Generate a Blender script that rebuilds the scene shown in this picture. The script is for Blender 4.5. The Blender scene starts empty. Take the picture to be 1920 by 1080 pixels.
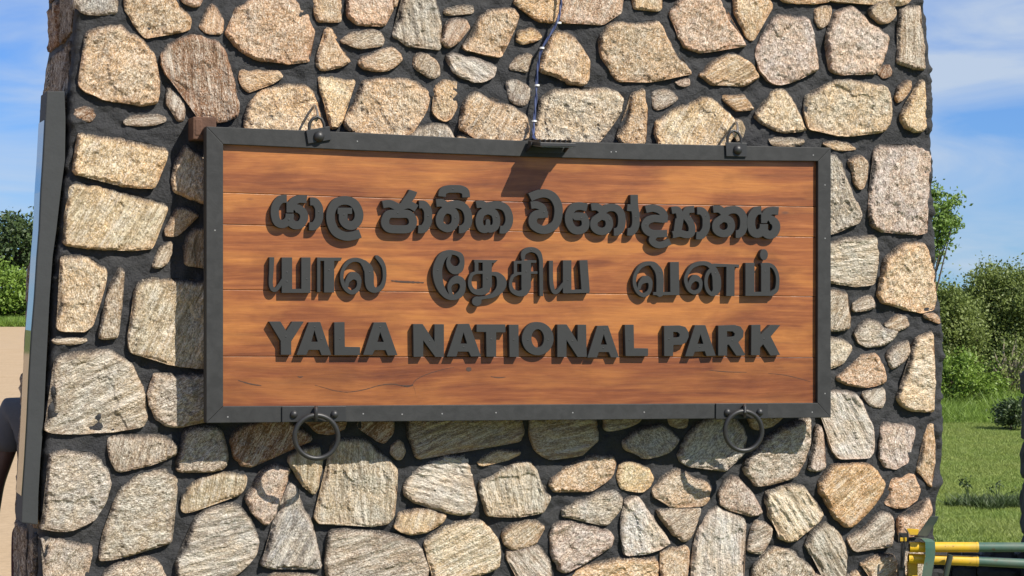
import bpy, bmesh, math, random
import numpy as np
from mathutils import Vector, Matrix
from mathutils.geometry import delaunay_2d_cdt

random.seed(7)
RNG = np.random.RandomState(11)
SC = bpy.context.scene
COL = SC.collection

# ------------------------------------------------------------------ camera
EYE = 1.8                      # eye height (m)
FPX = 4100.0                   # focal length in photo pixels (about 77 mm equivalent)
PHI = math.atan(0.33)          # the pillar's face is turned: its left end is nearer
DIST = 7.4                     # metres to the pillar face on the axis
cam = bpy.data.cameras.new('camera')
cam.sensor_width = 36.0
cam.lens = 36.0 * FPX / 1920.0
cam.clip_start = 0.1
cam.clip_end = 3000
camo = bpy.data.objects.new('camera', cam)
COL.objects.link(camo)
camo.location = (0, 0, EYE)
camo.rotation_euler = (math.radians(90), 0, 0)
SC.camera = camo

CP, SP = math.cos(PHI), math.sin(PHI)
# sun direction in the wall's own frame: right, out of the wall, up
SUN_R, SUN_O, SUN_U = 0.625, 1.0, 1.14
sun_dir = Vector((SUN_R * CP + SUN_O * SP, SUN_R * SP - SUN_O * CP, SUN_U)).normalized()
SUN_EL = math.asin(sun_dir.z)
SUN_ROT = math.atan2(sun_dir.x, sun_dir.y)

# ------------------------------------------------------------------ world
W = bpy.data.worlds.new('World')
SC.world = W
W.use_nodes = True
nt = W.node_tree
nt.nodes.clear()
n_out = nt.nodes.new('ShaderNodeOutputWorld')
n_bg = nt.nodes.new('ShaderNodeBackground')
n_bg.inputs['Strength'].default_value = 0.05
n_sky = nt.nodes.new('ShaderNodeTexSky')
n_sky.sky_type = 'NISHITA'
n_sky.sun_disc = False
n_sky.sun_elevation = SUN_EL
n_sky.sun_rotation = SUN_ROT
n_sky.air_density = 1.0
n_sky.dust_density = 0.0
n_sky.ozone_density = 3.0
n_tc = nt.nodes.new('ShaderNodeTexCoord')
n_map = nt.nodes.new('ShaderNodeMapping')
n_map.inputs['Scale'].default_value = (3.2, 3.2, 13.0)
n_map.inputs['Location'].default_value = (0.35, 0.0, 0.6)
n_noise = nt.nodes.new('ShaderNodeTexNoise')
n_noise.inputs['Scale'].default_value = 2.3
n_noise.inputs['Detail'].default_value = 7.0
n_noise.inputs['Roughness'].default_value = 0.52
n_noise.inputs['Distortion'].default_value = 0.6
n_ramp = nt.nodes.new('ShaderNodeValToRGB')
n_ramp.color_ramp.elements[0].position = 0.40
n_ramp.color_ramp.elements[0].color = (0.10, 0.10, 0.10, 1)
n_ramp.color_ramp.elements[1].position = 0.64
n_ramp.color_ramp.elements[1].color = (0.85, 0.85, 0.85, 1)
n_mix = nt.nodes.new('ShaderNodeMix')
n_mix.data_type = 'RGBA'
n_mix.inputs['B'].default_value = (7.6, 8.8, 10.4, 1)
nt.links.new(n_tc.outputs['Generated'], n_map.inputs['Vector'])
nt.links.new(n_map.outputs['Vector'], n_noise.inputs['Vector'])
nt.links.new(n_noise.outputs['Fac'], n_ramp.inputs['Fac'])
nt.links.new(n_ramp.outputs['Color'], n_mix.inputs['Factor'])
# the clear tropical air: the deep blue reaches far down towards the horizon
n_lift = nt.nodes.new('ShaderNodeVectorMath'); n_lift.operation = 'ADD'; n_lift.inputs[1].default_value = (0, 0, 0.015)
n_nrm = nt.nodes.new('ShaderNodeVectorMath'); n_nrm.operation = 'NORMALIZE'
n_tint = nt.nodes.new('ShaderNodeMix'); n_tint.data_type = 'RGBA'; n_tint.blend_type = 'MULTIPLY'
n_tint.inputs['Factor'].default_value = 1.0
n_tint.inputs['B'].default_value = (0.46, 0.86, 1.60, 1)
nt.links.new(n_tc.outputs['Generated'], n_lift.inputs[0])
nt.links.new(n_lift.outputs[0], n_nrm.inputs[0])
nt.links.new(n_nrm.outputs[0], n_sky.inputs['Vector'])
nt.links.new(n_sky.outputs['Color'], n_tint.inputs['A'])
nt.links.new(n_tint.outputs['Result'], n_mix.inputs['A'])
nt.links.new(n_mix.outputs['Result'], n_bg.inputs['Color'])
nt.links.new(n_bg.outputs['Background'], n_out.inputs['Surface'])

# ------------------------------------------------------------------ sun
sun = bpy.data.lights.new('sun', 'SUN')
sun.energy = 5.0
sun.angle = math.radians(0.53)
sun.color = (1.0, 0.94, 0.84)
suno = bpy.data.objects.new('sun', sun)
COL.objects.link(suno)
suno.location = (5, -5, 12)
suno.rotation_euler = (-sun_dir).to_track_quat('-Z', 'Y').to_euler()

SC.view_settings.view_transform = 'Standard'
SC.view_settings.look = 'None'
SC.view_settings.exposure = 0.6
SC.view_settings.gamma = 1.0
SC.render.engine = 'CYCLES'

# ------------------------------------------------------------------ helpers
def px2wall(px, py, d):
    """photo pixel -> (s, z) on the plane that stands d metres in front of the wall face"""
    u = (np.asarray(px, float) - 960) / FPX
    w = -(np.asarray(py, float) - 540) / FPX
    lam = (d - DIST * CP) / (u * SP - CP)
    return lam * u * CP + (lam - DIST) * SP, EYE + lam * w

def wpt(px, py, d):
    s, z = px2wall(px, py, d)
    return (float(s), -d, float(z))

def pxw(px, py, Y):
    """photo pixel at world distance Y"""
    return ((px - 960) / FPX * Y, Y, EYE - (py - 540) / FPX * Y)

def wall_to_world(c):
    return Vector((c[0] * CP - c[1] * SP, DIST + c[0] * SP + c[1] * CP, c[2]))

CEN = {}      # object -> its origin in its own frame
WALLF = {}

def tag(o, label=None, cat=None, group=None, kind=None):
    if label: o['label'] = label
    if cat: o['category'] = cat
    if group: o['group'] = group
    if kind: o['kind'] = kind
    return o

def _place(o, c, parent, wall):
    c = Vector(c)
    CEN[o] = c
    if parent is not None:
        o.parent = parent
        o.location = c - CEN[parent]
    elif wall:
        o.location = wall_to_world(c)
        o.rotation_euler = (0, 0, PHI)
    else:
        o.location = c

def root(name, c, label, cat, wall=True, group=None, kind=None):
    o = bpy.data.objects.new(name, None)
    o.empty_display_size = 0.1
    COL.objects.link(o)
    _place(o, c, None, wall)
    return tag(o, label, cat, group, kind)

def add(name, verts, faces, mat, parent=None, wall=True, smooth=False, c=None, uv=None, col=None, col2=None):
    v = np.asarray(verts, float).reshape(-1, 3)
    if c is None:
        c = (v.min(0) + v.max(0)) / 2
    me = bpy.data.meshes.new(name)
    me.from_pydata((v - np.asarray(c)).tolist(), [], faces)
    if mat is not None:
        me.materials.append(mat)
    if smooth:
        me.polygons.foreach_set('use_smooth', [True] * len(me.polygons))
    if uv is not None:
        lay = me.uv_layers.new(name='UVMap')
        li = np.empty(len(me.loops), np.int32)
        me.loops.foreach_get('vertex_index', li)
        lay.data.foreach_set('uv', np.asarray(uv, float)[li].ravel())
    if col is not None:
        at = me.color_attributes.new('rim', 'FLOAT_COLOR', 'POINT')
        cc = np.ones((len(v), 4)); cc[:, 0] = col; cc[:, 1] = col if col2 is None else col2; cc[:, 2] = 0
        at.data.foreach_set('color', cc.ravel())
    me.update()
    o = bpy.data.objects.new(name, me)
    COL.objects.link(o)
    _place(o, c, parent, wall)
    return o

class MB:
    """collects shapes into one vertex / face list"""
    def __init__(self):
        self.v, self.f = [], []
    def mesh(self, v, f):
        n = len(self.v)
        self.v += [tuple(p) for p in v]
        self.f += [tuple(i + n for i in q) for q in f]
        return self
    def prism(self, front, back):
        n = len(front)
        f = [tuple(range(n)), tuple(range(2 * n - 1, n - 1, -1))]
        for i in range(n):
            j = (i + 1) % n
            f.append((i, i + n, j + n, j))
        return self.mesh(list(front) + list(back), f)
    def box(self, a, b):
        x0, y0, z0 = a; x1, y1, z1 = b
        v = [(x0, y0, z0), (x1, y0, z0), (x1, y0, z1), (x0, y0, z1), (x0, y1, z0), (x1, y1, z0), (x1, y1, z1), (x0, y1, z1)]
        return self.mesh(v, [(0, 1, 2, 3), (5, 4, 7, 6), (4, 0, 3, 7), (1, 5, 6, 2), (3, 2, 6, 7), (4, 5, 1, 0)])
    def tube(self, pts, r, n=10, closed=False, caps=True):
        P = [Vector(p) for p in pts]
        m = len(P)
        R = r if hasattr(r, '__len__') else [r] * m
        rings = []
        up = None
        for i in range(m):
            a = P[(i - 1) % m] if (closed or i > 0) else P[i]
            b = P[(i + 1) % m] if (closed or i < m - 1) else P[i]
            t = (b - a).normalized()
            if up is None:
                ref = Vector((0, 0, 1)) if abs(t.z) < 0.9 else Vector((0, 1, 0))
                x = t.cross(ref).normalized()
            else:
                x = (up - t * up.dot(t)).normalized()
            up = x
            y = t.cross(x)
            rings.append([P[i] + (x * math.cos(2 * math.pi * k / n) + y * math.sin(2 * math.pi * k / n)) * R[i] for k in range(n)])
        v = [q for rg in rings for q in rg]
        f = []
        for i in range(m if closed else m - 1):
            j = (i + 1) % m
            for k in range(n):
                l = (k + 1) % n
                f.append((i * n + k, i * n + l, j * n + l, j * n + k))
        if caps and not closed:
            f.append(tuple(range(n - 1, -1, -1)))
            f.append(tuple((m - 1) * n + k for k in range(n)))
        return self.mesh(v, f)
    def dome(self, c, ax, r, h, n=16, m=6):
        c = Vector(c); ax = Vector(ax).normalized()
        x = ax.orthogonal().normalized(); y = ax.cross(x)
        v, f = [], []
        for i in range(m):
            a = math.pi / 2 * i / m
            for k in range(n):
                t = 2 * math.pi * k / n
                v.append(c + (x * math.cos(t) + y * math.sin(t)) * r * math.cos(a) + ax * h * math.sin(a))
        v.append(c + ax * h)
        for i in range(m - 1):
            for k in range(n):
                l = (k + 1) % n
                f.append((i * n + k, i * n + l, (i + 1) * n + l, (i + 1) * n + k))
        for k in range(n):
            f.append(((m - 1) * n + k, (m - 1) * n + (k + 1) % n, m * n))
        return self.mesh(v, f)
    def build(self, name, mat, parent=None, wall=True, smooth=False, bevel=0.0, **k):
        o = add(name, self.v, self.f, mat, parent, wall, smooth, **k)
        me = o.data
        bm = bmesh.new(); bm.from_mesh(me)
        bmesh.ops.recalc_face_normals(bm, faces=bm.faces)
        if bevel:
            es = [e for e in bm.edges if len(e.link_faces) == 2 and e.calc_face_angle(0) > 0.6]
            bmesh.ops.bevel(bm, geom=es, offset=bevel, segments=2, profile=0.6, affect='EDGES')
        bm.to_mesh(me); bm.free()
        if smooth:
            me.polygons.foreach_set('use_smooth', [True] * len(me.polygons))
            try:
                me.set_sharp_from_angle(angle=math.radians(40))
            except Exception:
                pass
        return o

# ---- numpy gradient-free value noise
_PERM = RNG.randint(0, 2 ** 31 - 1, 4096).astype(np.int64)
def _hash(i, j, k):
    h = (i * 73856093) ^ (j * 19349663) ^ (k * 83492791)
    return _PERM[np.abs(h) % 4096] / float(2 ** 31 - 1) * 2 - 1
def vnoise(x, y, seed=0):
    x = np.asarray(x, float); y = np.asarray(y, float)
    i = np.floor(x).astype(np.int64); j = np.floor(y).astype(np.int64)
    fx = x - i; fy = y - j
    fx = fx * fx * fx * (fx * (fx * 6 - 15) + 10); fy = fy * fy * fy * (fy * (fy * 6 - 15) + 10)
    a = _hash(i, j, seed); b = _hash(i + 1, j, seed); c = _hash(i, j + 1, seed); d = _hash(i + 1, j + 1, seed)
    return (a + (b - a) * fx) * (1 - fy) + (c + (d - c) * fx) * fy
def fbm(x, y, octs=4, seed=0, rough=0.5):
    r = 0.0; a = 1.0; s = 0.0
    for o in range(octs):
        ca, sa = math.cos(0.6 + 1.1 * o), math.sin(0.6 + 1.1 * o)
        k = 1.93 ** o
        r = r + a * vnoise((x * ca - y * sa) * k + 17.3 * o, (x * sa + y * ca) * k - 9.1 * o, seed + o); s += a; a *= rough
    return r / s

# ------------------------------------------------------------------ materials
def mat_new(name):
    m = bpy.data.materials.new(name)
    m.use_nodes = True
    N = m.node_tree.nodes
    b = N.get('Principled BSDF')
    return m, m.node_tree, N, b
def nd(t, typ, **kw):
    n = t.nodes.new(typ)
    for k, v in kw.items():
        if k in n.inputs: n.inputs[k].default_value = v
        else: setattr(n, k, v)
    return n
def lk(t, a, b): t.links.new(a, b)
def ramp(t, fac, stops):
    r = t.nodes.new('ShaderNodeValToRGB')
    e = r.color_ramp.elements
    while len(e) < len(stops): e.new(0.5)
    for q, (p, c) in zip(e, stops):
        q.position = p
        q.color = (c[0], c[1], c[2], 1) if hasattr(c, '__len__') else (c, c, c, 1)
    lk(t, fac, r.inputs['Fac'])
    return r.outputs['Color']
def mixc(t, fac, a, b, mode='MIX'):
    m = t.nodes.new('ShaderNodeMix'); m.data_type = 'RGBA'; m.blend_type = mode
    for s, v in (('Factor', fac), ('A', a), ('B', b)):
        if isinstance(v, (int, float)): m.inputs[s].default_value = v
        elif isinstance(v, tuple): m.inputs[s].default_value = (v[0], v[1], v[2], 1)
        else: lk(t, v, m.inputs[s])
    return m.outputs['Result']
def mth(t, op, a, b=None):
    m = t.nodes.new('ShaderNodeMath'); m.operation = op
    for i, v in enumerate((a, b)):
        if v is None: continue
        if isinstance(v, (int, float)): m.inputs[i].default_value = v
        else: lk(t, v, m.inputs[i])
    return m.outputs[0]
def bump(t, b, h, strength=0.5, dist=0.01, prev=None):
    n = nd(t, 'ShaderNodeBump', Strength=strength, Distance=dist)
    lk(t, h, n.inputs['Height'])
    if prev is not None: lk(t, prev, n.inputs['Normal'])
    lk(t, n.outputs['Normal'], b.inputs['Normal'])
    return n.outputs['Normal']
def noise(t, vec, scale, detail=4, rough=0.55, dist=0.0):
    n = nd(t, 'ShaderNodeTexNoise', Scale=scale, Detail=detail, Roughness=rough, Distortion=dist)
    lk(t, vec, n.inputs['Vector'])
    return n.outputs['Fac']
def mapping(t, vec, scale=(1, 1, 1), loc=(0, 0, 0)):
    m = nd(t, 'ShaderNodeMapping', Scale=scale, Location=loc)
    lk(t, vec, m.inputs['Vector'])
    return m.outputs['Vector']

def simple_mat(name, col, rough=0.6, var=0.15, scale=30.0, metal=0.0, bump_s=0.15, bd=0.002, spec=0.5):
    m, t, N, b = mat_new(name)
    tc = nd(t, 'ShaderNodeTexCoord').outputs['Object']
    f = noise(t, tc, scale, 6, 0.6)
    f2 = noise(t, tc, scale * 0.13, 3, 0.6)
    c = mixc(t, f, tuple(x * (1 - var) for x in col), tuple(min(1, x * (1 + var)) for x in col))
    c = mixc(t, ramp(t, f2, [(0.35, 0.0), (0.7, var * 1.5)]), c, tuple(x * 0.6 for x in col))
    lk(t, c, b.inputs['Base Color'])
    b.inputs['Roughness'].default_value = rough
    b.inputs['Metallic'].default_value = metal
    b.inputs['Specular IOR Level'].default_value = spec
    bump(t, b, f, bump_s, bd)
    return m

def stone_mat(name, banded):
    m, t, N, b = mat_new(name)
    uv = nd(t, 'ShaderNodeUVMap').outputs['UV']
    oi = nd(t, 'ShaderNodeObjectInfo')
    off = nd(t, 'ShaderNodeCombineXYZ'); lk(t, mth(t, 'MULTIPLY', oi.outputs['Random'], 37.0), off.inputs['Z'])
    va = nd(t, 'ShaderNodeVectorMath', operation='ADD'); lk(t, uv, va.inputs[0]); lk(t, off.outputs[0], va.inputs[1])
    vec = va.outputs[0]
    base = oi.outputs['Color']
    gx = mapping(t, vec, (1.0, 5.5 if banded else 2.0, 1.0))          # grain runs along u
    patch = noise(t, vec, 11, 3, 0.6, 0.4)
    patch2 = noise(t, mapping(t, vec, (1, 1, 1), (3, 9, 2)), 17, 4, 0.65, 0.8)
    grain = noise(t, gx, 34 if banded else 58, 7, 0.74, 0.5)
    fine = noise(t, mapping(t, vec, (1, 1.8, 1)), 190, 5, 0.72)
    vor = nd(t, 'ShaderNodeTexVoronoi', Scale=150.0); lk(t, vec, vor.inputs['Vector'])
    # warm / cool patches
    c = mixc(t, ramp(t, patch, [(0.38, 0.0), (0.60, 0.9)]), base, mixc(t, 1.0, base, (0.96, 0.76, 0.54), 'MULTIPLY'))
    blt = noise(t, mapping(t, vec, (1.0, 1.6, 1.0), (7, 4, 1)), 24, 5, 0.62, 0.6)
    c = mixc(t, ramp(t, blt, [(0.34, 0.75), (0.46, 0.0)]), c, mixc(t, 1.0, base, (0.50, 0.38, 0.28), 'MULTIPLY'))
    c = mixc(t, ramp(t, patch2, [(0.5, 0.0), (0.72, 0.75)]), c, mixc(t, 0.55, base, (0.60, 0.58, 0.54)))
    # mineral grain: dark mica streaks and pale crystals
    c = mixc(t, ramp(t, grain, [(0.36, 0.95), (0.45, 0.45), (0.52, 0.0)]), c, mixc(t, 1.0, base, (0.26, 0.21, 0.18), 'MULTIPLY'))
    c = mixc(t, ramp(t, grain, [(0.53, 0.0), (0.64, 0.75)]), c, (0.86, 0.78, 0.66))
    c = mixc(t, ramp(t, fine, [(0.38, 0.9), (0.48, 0.0)]), c, mixc(t, 1.0, base, (0.30, 0.24, 0.20), 'MULTIPLY'))
    c = mixc(t, ramp(t, fine, [(0.53, 0.0), (0.63, 0.75)]), c, (0.88, 0.81, 0.70))
    hair = noise(t, mapping(t, vec, (0.8, 4.2, 1.0), (1, 2, 8)), 110, 4, 0.7, 0.3)
    c = mixc(t, ramp(t, hair, [(0.40, 0.6), (0.48, 0.0)]), c, mixc(t, 1.0, base, (0.36, 0.30, 0.25), 'MULTIPLY'))
    c = mixc(t, ramp(t, hair, [(0.54, 0.0), (0.62, 0.5)]), c, (0.86, 0.80, 0.69))
    if banded:
        bd_ = noise(t, mapping(t, vec, (0.5, 5.0, 1.0), (0, 0, 5)), 13, 5, 0.6, 0.35)
        c = mixc(t, ramp(t, bd_, [(0.36, 0.75), (0.47, 0.0)]), c, mixc(t, 1.0, base, (0.42, 0.36, 0.31), 'MULTIPLY'))
        c = mixc(t, ramp(t, bd_, [(0.54, 0.0), (0.66, 0.55)]), c, (0.80, 0.73, 0.62))
    # rusty rim
    at = nd(t, 'ShaderNodeVertexColor', layer_name='rim')
    sepc = nd(t, 'ShaderNodeSeparateColor'); lk(t, at.outputs['Color'], sepc.inputs[0])
    rn = mth(t, 'MULTIPLY', sepc.outputs[0], ramp(t, patch2, [(0.35, 0.15), (0.65, 1.0)]))
    c = mixc(t, mth(t, 'MULTIPLY', rn, 0.6), c, mixc(t, 1.0, base, (0.62, 0.40, 0.26), 'MULTIPLY'))
    smn = mth(t, 'MULTIPLY', sepc.outputs[1], ramp(t, fine, [(0.38, 1.25), (0.62, 0.55)]))
    c = mixc(t, ramp(t, smn, [(0.12, 0.0), (0.75, 0.95)]), c, (0.040, 0.038, 0.037))
    lk(t, c, b.inputs['Base Color'])
    b.inputs['Roughness'].default_value = 0.82
    b.inputs['Specular IOR Level'].default_value = 0.35
    h = mth(t, 'ADD', mth(t, 'MULTIPLY', grain, 1.0), mth(t, 'MULTIPLY', fine, 0.55))
    h = mth(t, 'ADD', h, mth(t, 'MULTIPLY', vor.outputs['Distance'], 0.25))
    bump(t, b, h, 1.0, 0.0095)
    return m
M_STONE = stone_mat('rough_gneiss', False)
M_BAND = stone_mat('banded_gneiss', True)
M_BLACKSTONE = simple_mat('black_stone', (0.016, 0.016, 0.017), 0.8, 0.4, 30, 0, 0.8, 0.01)

def mortar_mat():
    m, t, N, b = mat_new('charcoal_mortar')
    tc = nd(t, 'ShaderNodeTexCoord').outputs['Object']
    f = noise(t, tc, 95, 8, 0.68)
    f2 = noise(t, tc, 9, 4, 0.6)
    c = mixc(t, f, (0.008, 0.0085, 0.010), (0.034, 0.0345, 0.0375))
    c = mixc(t, ramp(t, f2, [(0.45, 0.0), (0.75, 0.45)]), c, (0.048, 0.047, 0.046))
    lk(t, c, b.inputs['Base Color'])
    b.inputs['Roughness'].default_value = 0.68
    b.inputs['Specular IOR Level'].default_value = 0.4
    n = bump(t, b, noise(t, tc, 55, 6, 0.7), 0.9, 0.010)
    bump(t, b, f, 0.7, 0.0035, n)
    return m
M_MORTAR = mortar_mat()

def wood_mat():
    m, t, N, b = mat_new('varnished_teak')
    tc = nd(t, 'ShaderNodeTexCoord').outputs['Object']
    oi = nd(t, 'ShaderNodeObjectInfo')
    off = nd(t, 'ShaderNodeCombineXYZ'); lk(t, mth(t, 'MULTIPLY', oi.outputs['Random'], 53.0), off.inputs['Y'])
    va = nd(t, 'ShaderNodeVectorMath', operation='ADD'); lk(t, tc, va.inputs[0]); lk(t, off.outputs[0], va.inputs[1])
    v = va.outputs[0]
    # slow wander so that the grain is not dead straight
    wn = nd(t, 'ShaderNodeTexNoise', Scale=2.2, Detail=2.0); lk(t, v, wn.inputs['Vector'])
    wv = nd(t, 'ShaderNodeVectorMath', operation='SCALE'); lk(t, wn.outputs['Color'], wv.inputs[0]); wv.inputs['Scale'].default_value = 0.035
    v2 = nd(t, 'ShaderNodeVectorMath', operation='ADD'); lk(t, v, v2.inputs[0]); lk(t, wv.outputs[0], v2.inputs[1])
    v = v2.outputs[0]
    g1 = noise(t, mapping(t, v, (1.0, 1, 24)), 3.0, 7, 0.66, 0.12)
    g2 = noise(t, mapping(t, v, (5.0, 1, 150)), 3.0, 6, 0.68)
    big = noise(t, mapping(t, v, (0.9, 1, 5.0)), 2.6, 3, 0.55, 0.5)
    dark = noise(t, mapping(t, v, (1.3, 1, 15)), 4.1, 6, 0.72, 0.25)
    c = ramp(t, g1, [(0.30, (0.125, 0.036, 0.013)), (0.43, (0.190, 0.058, 0.019)), (0.56, (0.250, 0.083, 0.027)), (0.70, (0.33, 0.122, 0.041))])
    c = mixc(t, ramp(t, big, [(0.44, 0.0), (0.62, 0.95)]), c, mixc(t, 0.5, c, (0.44, 0.180, 0.045)))  # golden highlight of the varnish, painted into the wood colour
    c = mixc(t, ramp(t, g2, [(0.34, 0.5), (0.5, 0.0)]), c, (0.20, 0.065, 0.025))
    c = mixc(t, ramp(t, g2, [(0.55, 0.0), (0.74, 0.25)]), c, (0.46, 0.22, 0.10))
    c = mixc(t, ramp(t, dark, [(0.24, 0.6), (0.36, 0.0)]), c, (0.085, 0.032, 0.016))
    kn = nd(t, 'ShaderNodeTexVoronoi', Scale=3.1); lk(t, mapping(t, v, (0.9, 1, 2.6)), kn.inputs['Vector'])
    c = mixc(t, ramp(t, kn.outputs['Distance'], [(0.02, 0.8), (0.055, 0.0)]), c, (0.10, 0.045, 0.03))
    blot = noise(t, mapping(t, v, (1.0, 1, 2.2), (5, 1, 3)), 4.5, 4, 0.6, 0.3)
    c = mixc(t, ramp(t, blot, [(0.36, 0.6), (0.54, 0.0)]), c, mixc(t, 1.0, c, (0.62, 0.57, 0.60), 'MULTIPLY'))
    pk = ramp(t, oi.outputs['Random'], [(0.0, (0.82, 0.78, 0.80)), (0.5, (1.0, 1.0, 0.98)), (1.0, (1.16, 1.18, 1.06))])
    c = mixc(t, 1.0, c, pk, 'MULTIPLY')
    lk(t, c, b.inputs['Base Color'])
    lk(t, ramp(t, g1, [(0.3, 0.44), (0.7, 0.32)]), b.inputs['Roughness'])
    b.inputs['Specular IOR Level'].default_value = 0.45
    bump(t, b, mth(t, 'ADD', mth(t, 'MULTIPLY', g1, 0.5), g2), 0.25, 0.0016)
    return m
M_WOOD = wood_mat()

def painted_wood():
    m, t, N, b = mat_new('grey_painted_timber')
    tc = nd(t, 'ShaderNodeTexCoord').outputs['Object']
    g = noise(t, mapping(t, tc, (2, 2, 2)), 14, 5, 0.6, 0.4)
    f = noise(t, tc, 260, 3, 0.6)
    sc = noise(t, tc, 37, 6, 0.75)
    c = mixc(t, ramp(t, g, [(0.35, 0.0), (0.7, 1.0)]), (0.020, 0.0205, 0.021), (0.031, 0.0315, 0.032))
    c = mixc(t, ramp(t, sc, [(0.69, 0.0), (0.76, 0.7)]), c, (0.22, 0.22, 0.215))
    lk(t, c, b.inputs['Base Color'])
    b.inputs['Roughness'].default_value = 0.62
    b.inputs['Specular IOR Level'].default_value = 0.35
    bump(t, b, mth(t, 'ADD', g, mth(t, 'MULTIPLY', f, 0.3)), 0.35, 0.0022)
    return m
M_FRAME = painted_wood()
M_LETTER = simple_mat('charcoal_letter', (0.025, 0.026, 0.0265), 0.66, 0.16, 60, bump_s=0.25, bd=0.0012, spec=0.35)
M_IRON = simple_mat('dark_iron', (0.030, 0.030, 0.031), 0.46, 0.25, 80, 0.25, 0.3, 0.001)
M_STEEL = simple_mat('worn_steel', (0.42, 0.42, 0.42), 0.40, 0.3, 120, 0.9, 0.3, 0.0008)
M_RUST = simple_mat('rusty_steel', (0.12, 0.058, 0.034), 0.85, 0.75, 70, 0.0, 0.7, 0.004)
M_PUTTY = simple_mat('pale_filler', (0.20, 0.20, 0.20), 0.7, 0.2, 200)
M_SCREW = simple_mat('screw_metal', (0.045, 0.045, 0.045), 0.5, 0.3, 300, 0.6)
M_BLUE = simple_mat('blue_wire', (0.045, 0.065, 0.16), 0.5, 0.3, 60)
M_TIE = simple_mat('white_plastic_tie', (0.75, 0.75, 0.74), 0.5, 0.1, 90)
M_YEL = simple_mat('yellow_gloss_paint', (0.66, 0.40, 0.012), 0.33, 0.10, 50, 0, 0.12, 0.001)
M_GRN = simple_mat('green_gloss_paint', (0.045, 0.115, 0.088), 0.32, 0.16, 50, 0, 0.12, 0.001)
M_DGRN = simple_mat('dark_green_paint', (0.020, 0.036, 0.028), 0.4, 0.2, 50, 0, 0.1, 0.001)
def worn(m, thr=0.60, col=(0.085, 0.045, 0.025)):
    # chipped paint and grime on a finished paint material
    t = m.node_tree; b = t.nodes['Principled BSDF']
    src = b.inputs['Base Color'].links[0].from_socket
    tc = nd(t, 'ShaderNodeTexCoord').outputs['Object']
    w = noise(t, tc, 42, 8, 0.78)
    g = noise(t, tc, 7, 4, 0.6)
    c = mixc(t, ramp(t, g, [(0.40, 0.0), (0.70, 0.40)]), src, (0.16, 0.13, 0.09))
    c = mixc(t, ramp(t, w, [(thr, 0.0), (thr + 0.03, 0.9)]), c, col)
    lk(t, c, b.inputs['Base Color'])
    lk(t, ramp(t, g, [(0.35, 0.28), (0.7, 0.62)]), b.inputs['Roughness'])
for m_ in (M_YEL, M_GRN, M_DGRN): worn(m_)
M_GLASS = simple_mat('lamp_glass', (0.35, 0.35, 0.33), 0.15, 0.1, 40)
M_SLAB = simple_mat('grey_slab_edge', (0.026, 0.029, 0.031), 0.75, 0.18, 22, 0, 0.4, 0.004)
M_POLISH = simple_mat('polished_granite', (0.035, 0.035, 0.037), 0.06, 0.2, 160, 0, 0.0, 0.0005, 1.0)
M_BARK = simple_mat('bark', (0.10, 0.075, 0.055), 0.9, 0.4, 14, 0, 0.8, 0.02)

def leaf_mat(name, a, b2, trans=0.35, scale=1.6):
    m, t, N, b = mat_new(name)
    tc = nd(t, 'ShaderNodeTexCoord').outputs['Object']
    f = noise(t, tc, scale, 3, 0.6)
    f2 = noise(t, tc, scale * 14, 2, 0.6)
    c = mixc(t, ramp(t, f, [(0.3, 0.0), (0.7, 1.0)]), a, b2)
    c = mixc(t, ramp(t, f2, [(0.4, 0.0), (0.75, 0.6)]), c, tuple(min(1, x * 1.7) for x in b2))
    lk(t, c, b.inputs['Base Color'])
    b.inputs['Roughness'].default_value = 0.55
    tr = nd(t, 'ShaderNodeBsdfTranslucent'); lk(t, c, tr.inputs['Color'])
    ms = nd(t, 'ShaderNodeMixShader'); ms.inputs[0].default_value = trans
    lk(t, b.outputs[0], ms.inputs[1]); lk(t, tr.outputs[0], ms.inputs[2])
    lk(t, ms.outputs[0], N['Material Output'].inputs['Surface'])
    return m
M_LEAF = leaf_mat('fresh_leaf', (0.085, 0.150, 0.026), (0.150, 0.235, 0.045))
M_BUSH = leaf_mat('bush_leaf', (0.100, 0.145, 0.028), (0.185, 0.225, 0.060))
M_BUSH2 = leaf_mat('bright_bush_leaf', (0.105, 0.175, 0.022), (0.180, 0.270, 0.040))
M_DARKTREE = leaf_mat('dark_tree_leaf', (0.022, 0.045, 0.014), (0.055, 0.085, 0.022), 0.2, 0.6)
M_GRASS = leaf_mat('grass_blade', (0.145, 0.225, 0.034), (0.230, 0.270, 0.066), 0.35, 0.8)
M_DRY = simple_mat('dry_twig', (0.30, 0.26, 0.19), 0.9, 0.3, 10)

def ground_mat(name, a, b2, c3, s1, bd=0.03):
    m, t, N, b = mat_new(name)
    tc = nd(t, 'ShaderNodeTexCoord').outputs['Object']
    f = noise(t, tc, s1, 6, 0.65)
    f2 = noise(t, tc, s1 * 0.08, 4, 0.6)
    f3 = noise(t, tc, s1 * 9, 4, 0.7)
    c = mixc(t, ramp(t, f, [(0.3, 0.0), (0.7, 1.0)]), a, b2)
    c = mixc(t, ramp(t, f2, [(0.4, 0.0), (0.7, 0.7)]), c, c3)
    c = mixc(t, ramp(t, f3, [(0.35, 0.35), (0.6, 0.0)]), c, tuple(x * 0.55 for x in a))
    lk(t, c, b.inputs['Base Color'])
    b.inputs['Roughness'].default_value = 0.95
    b.inputs['Specular IOR Level'].default_value = 0.15
    bump(t, b, mth(t, 'ADD', f, mth(t, 'MULTIPLY', f3, 0.3)), 0.6, bd)
    return m
M_GROUND = ground_mat('grassy_soil', (0.095, 0.135, 0.030), (0.14, 0.175, 0.045), (0.17, 0.15, 0.065), 3.0)
M_ROAD = ground_mat('sandy_road', (0.36, 0.26, 0.155), (0.45, 0.33, 0.21), (0.40, 0.30, 0.195), 1.6, 0.02)

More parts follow.
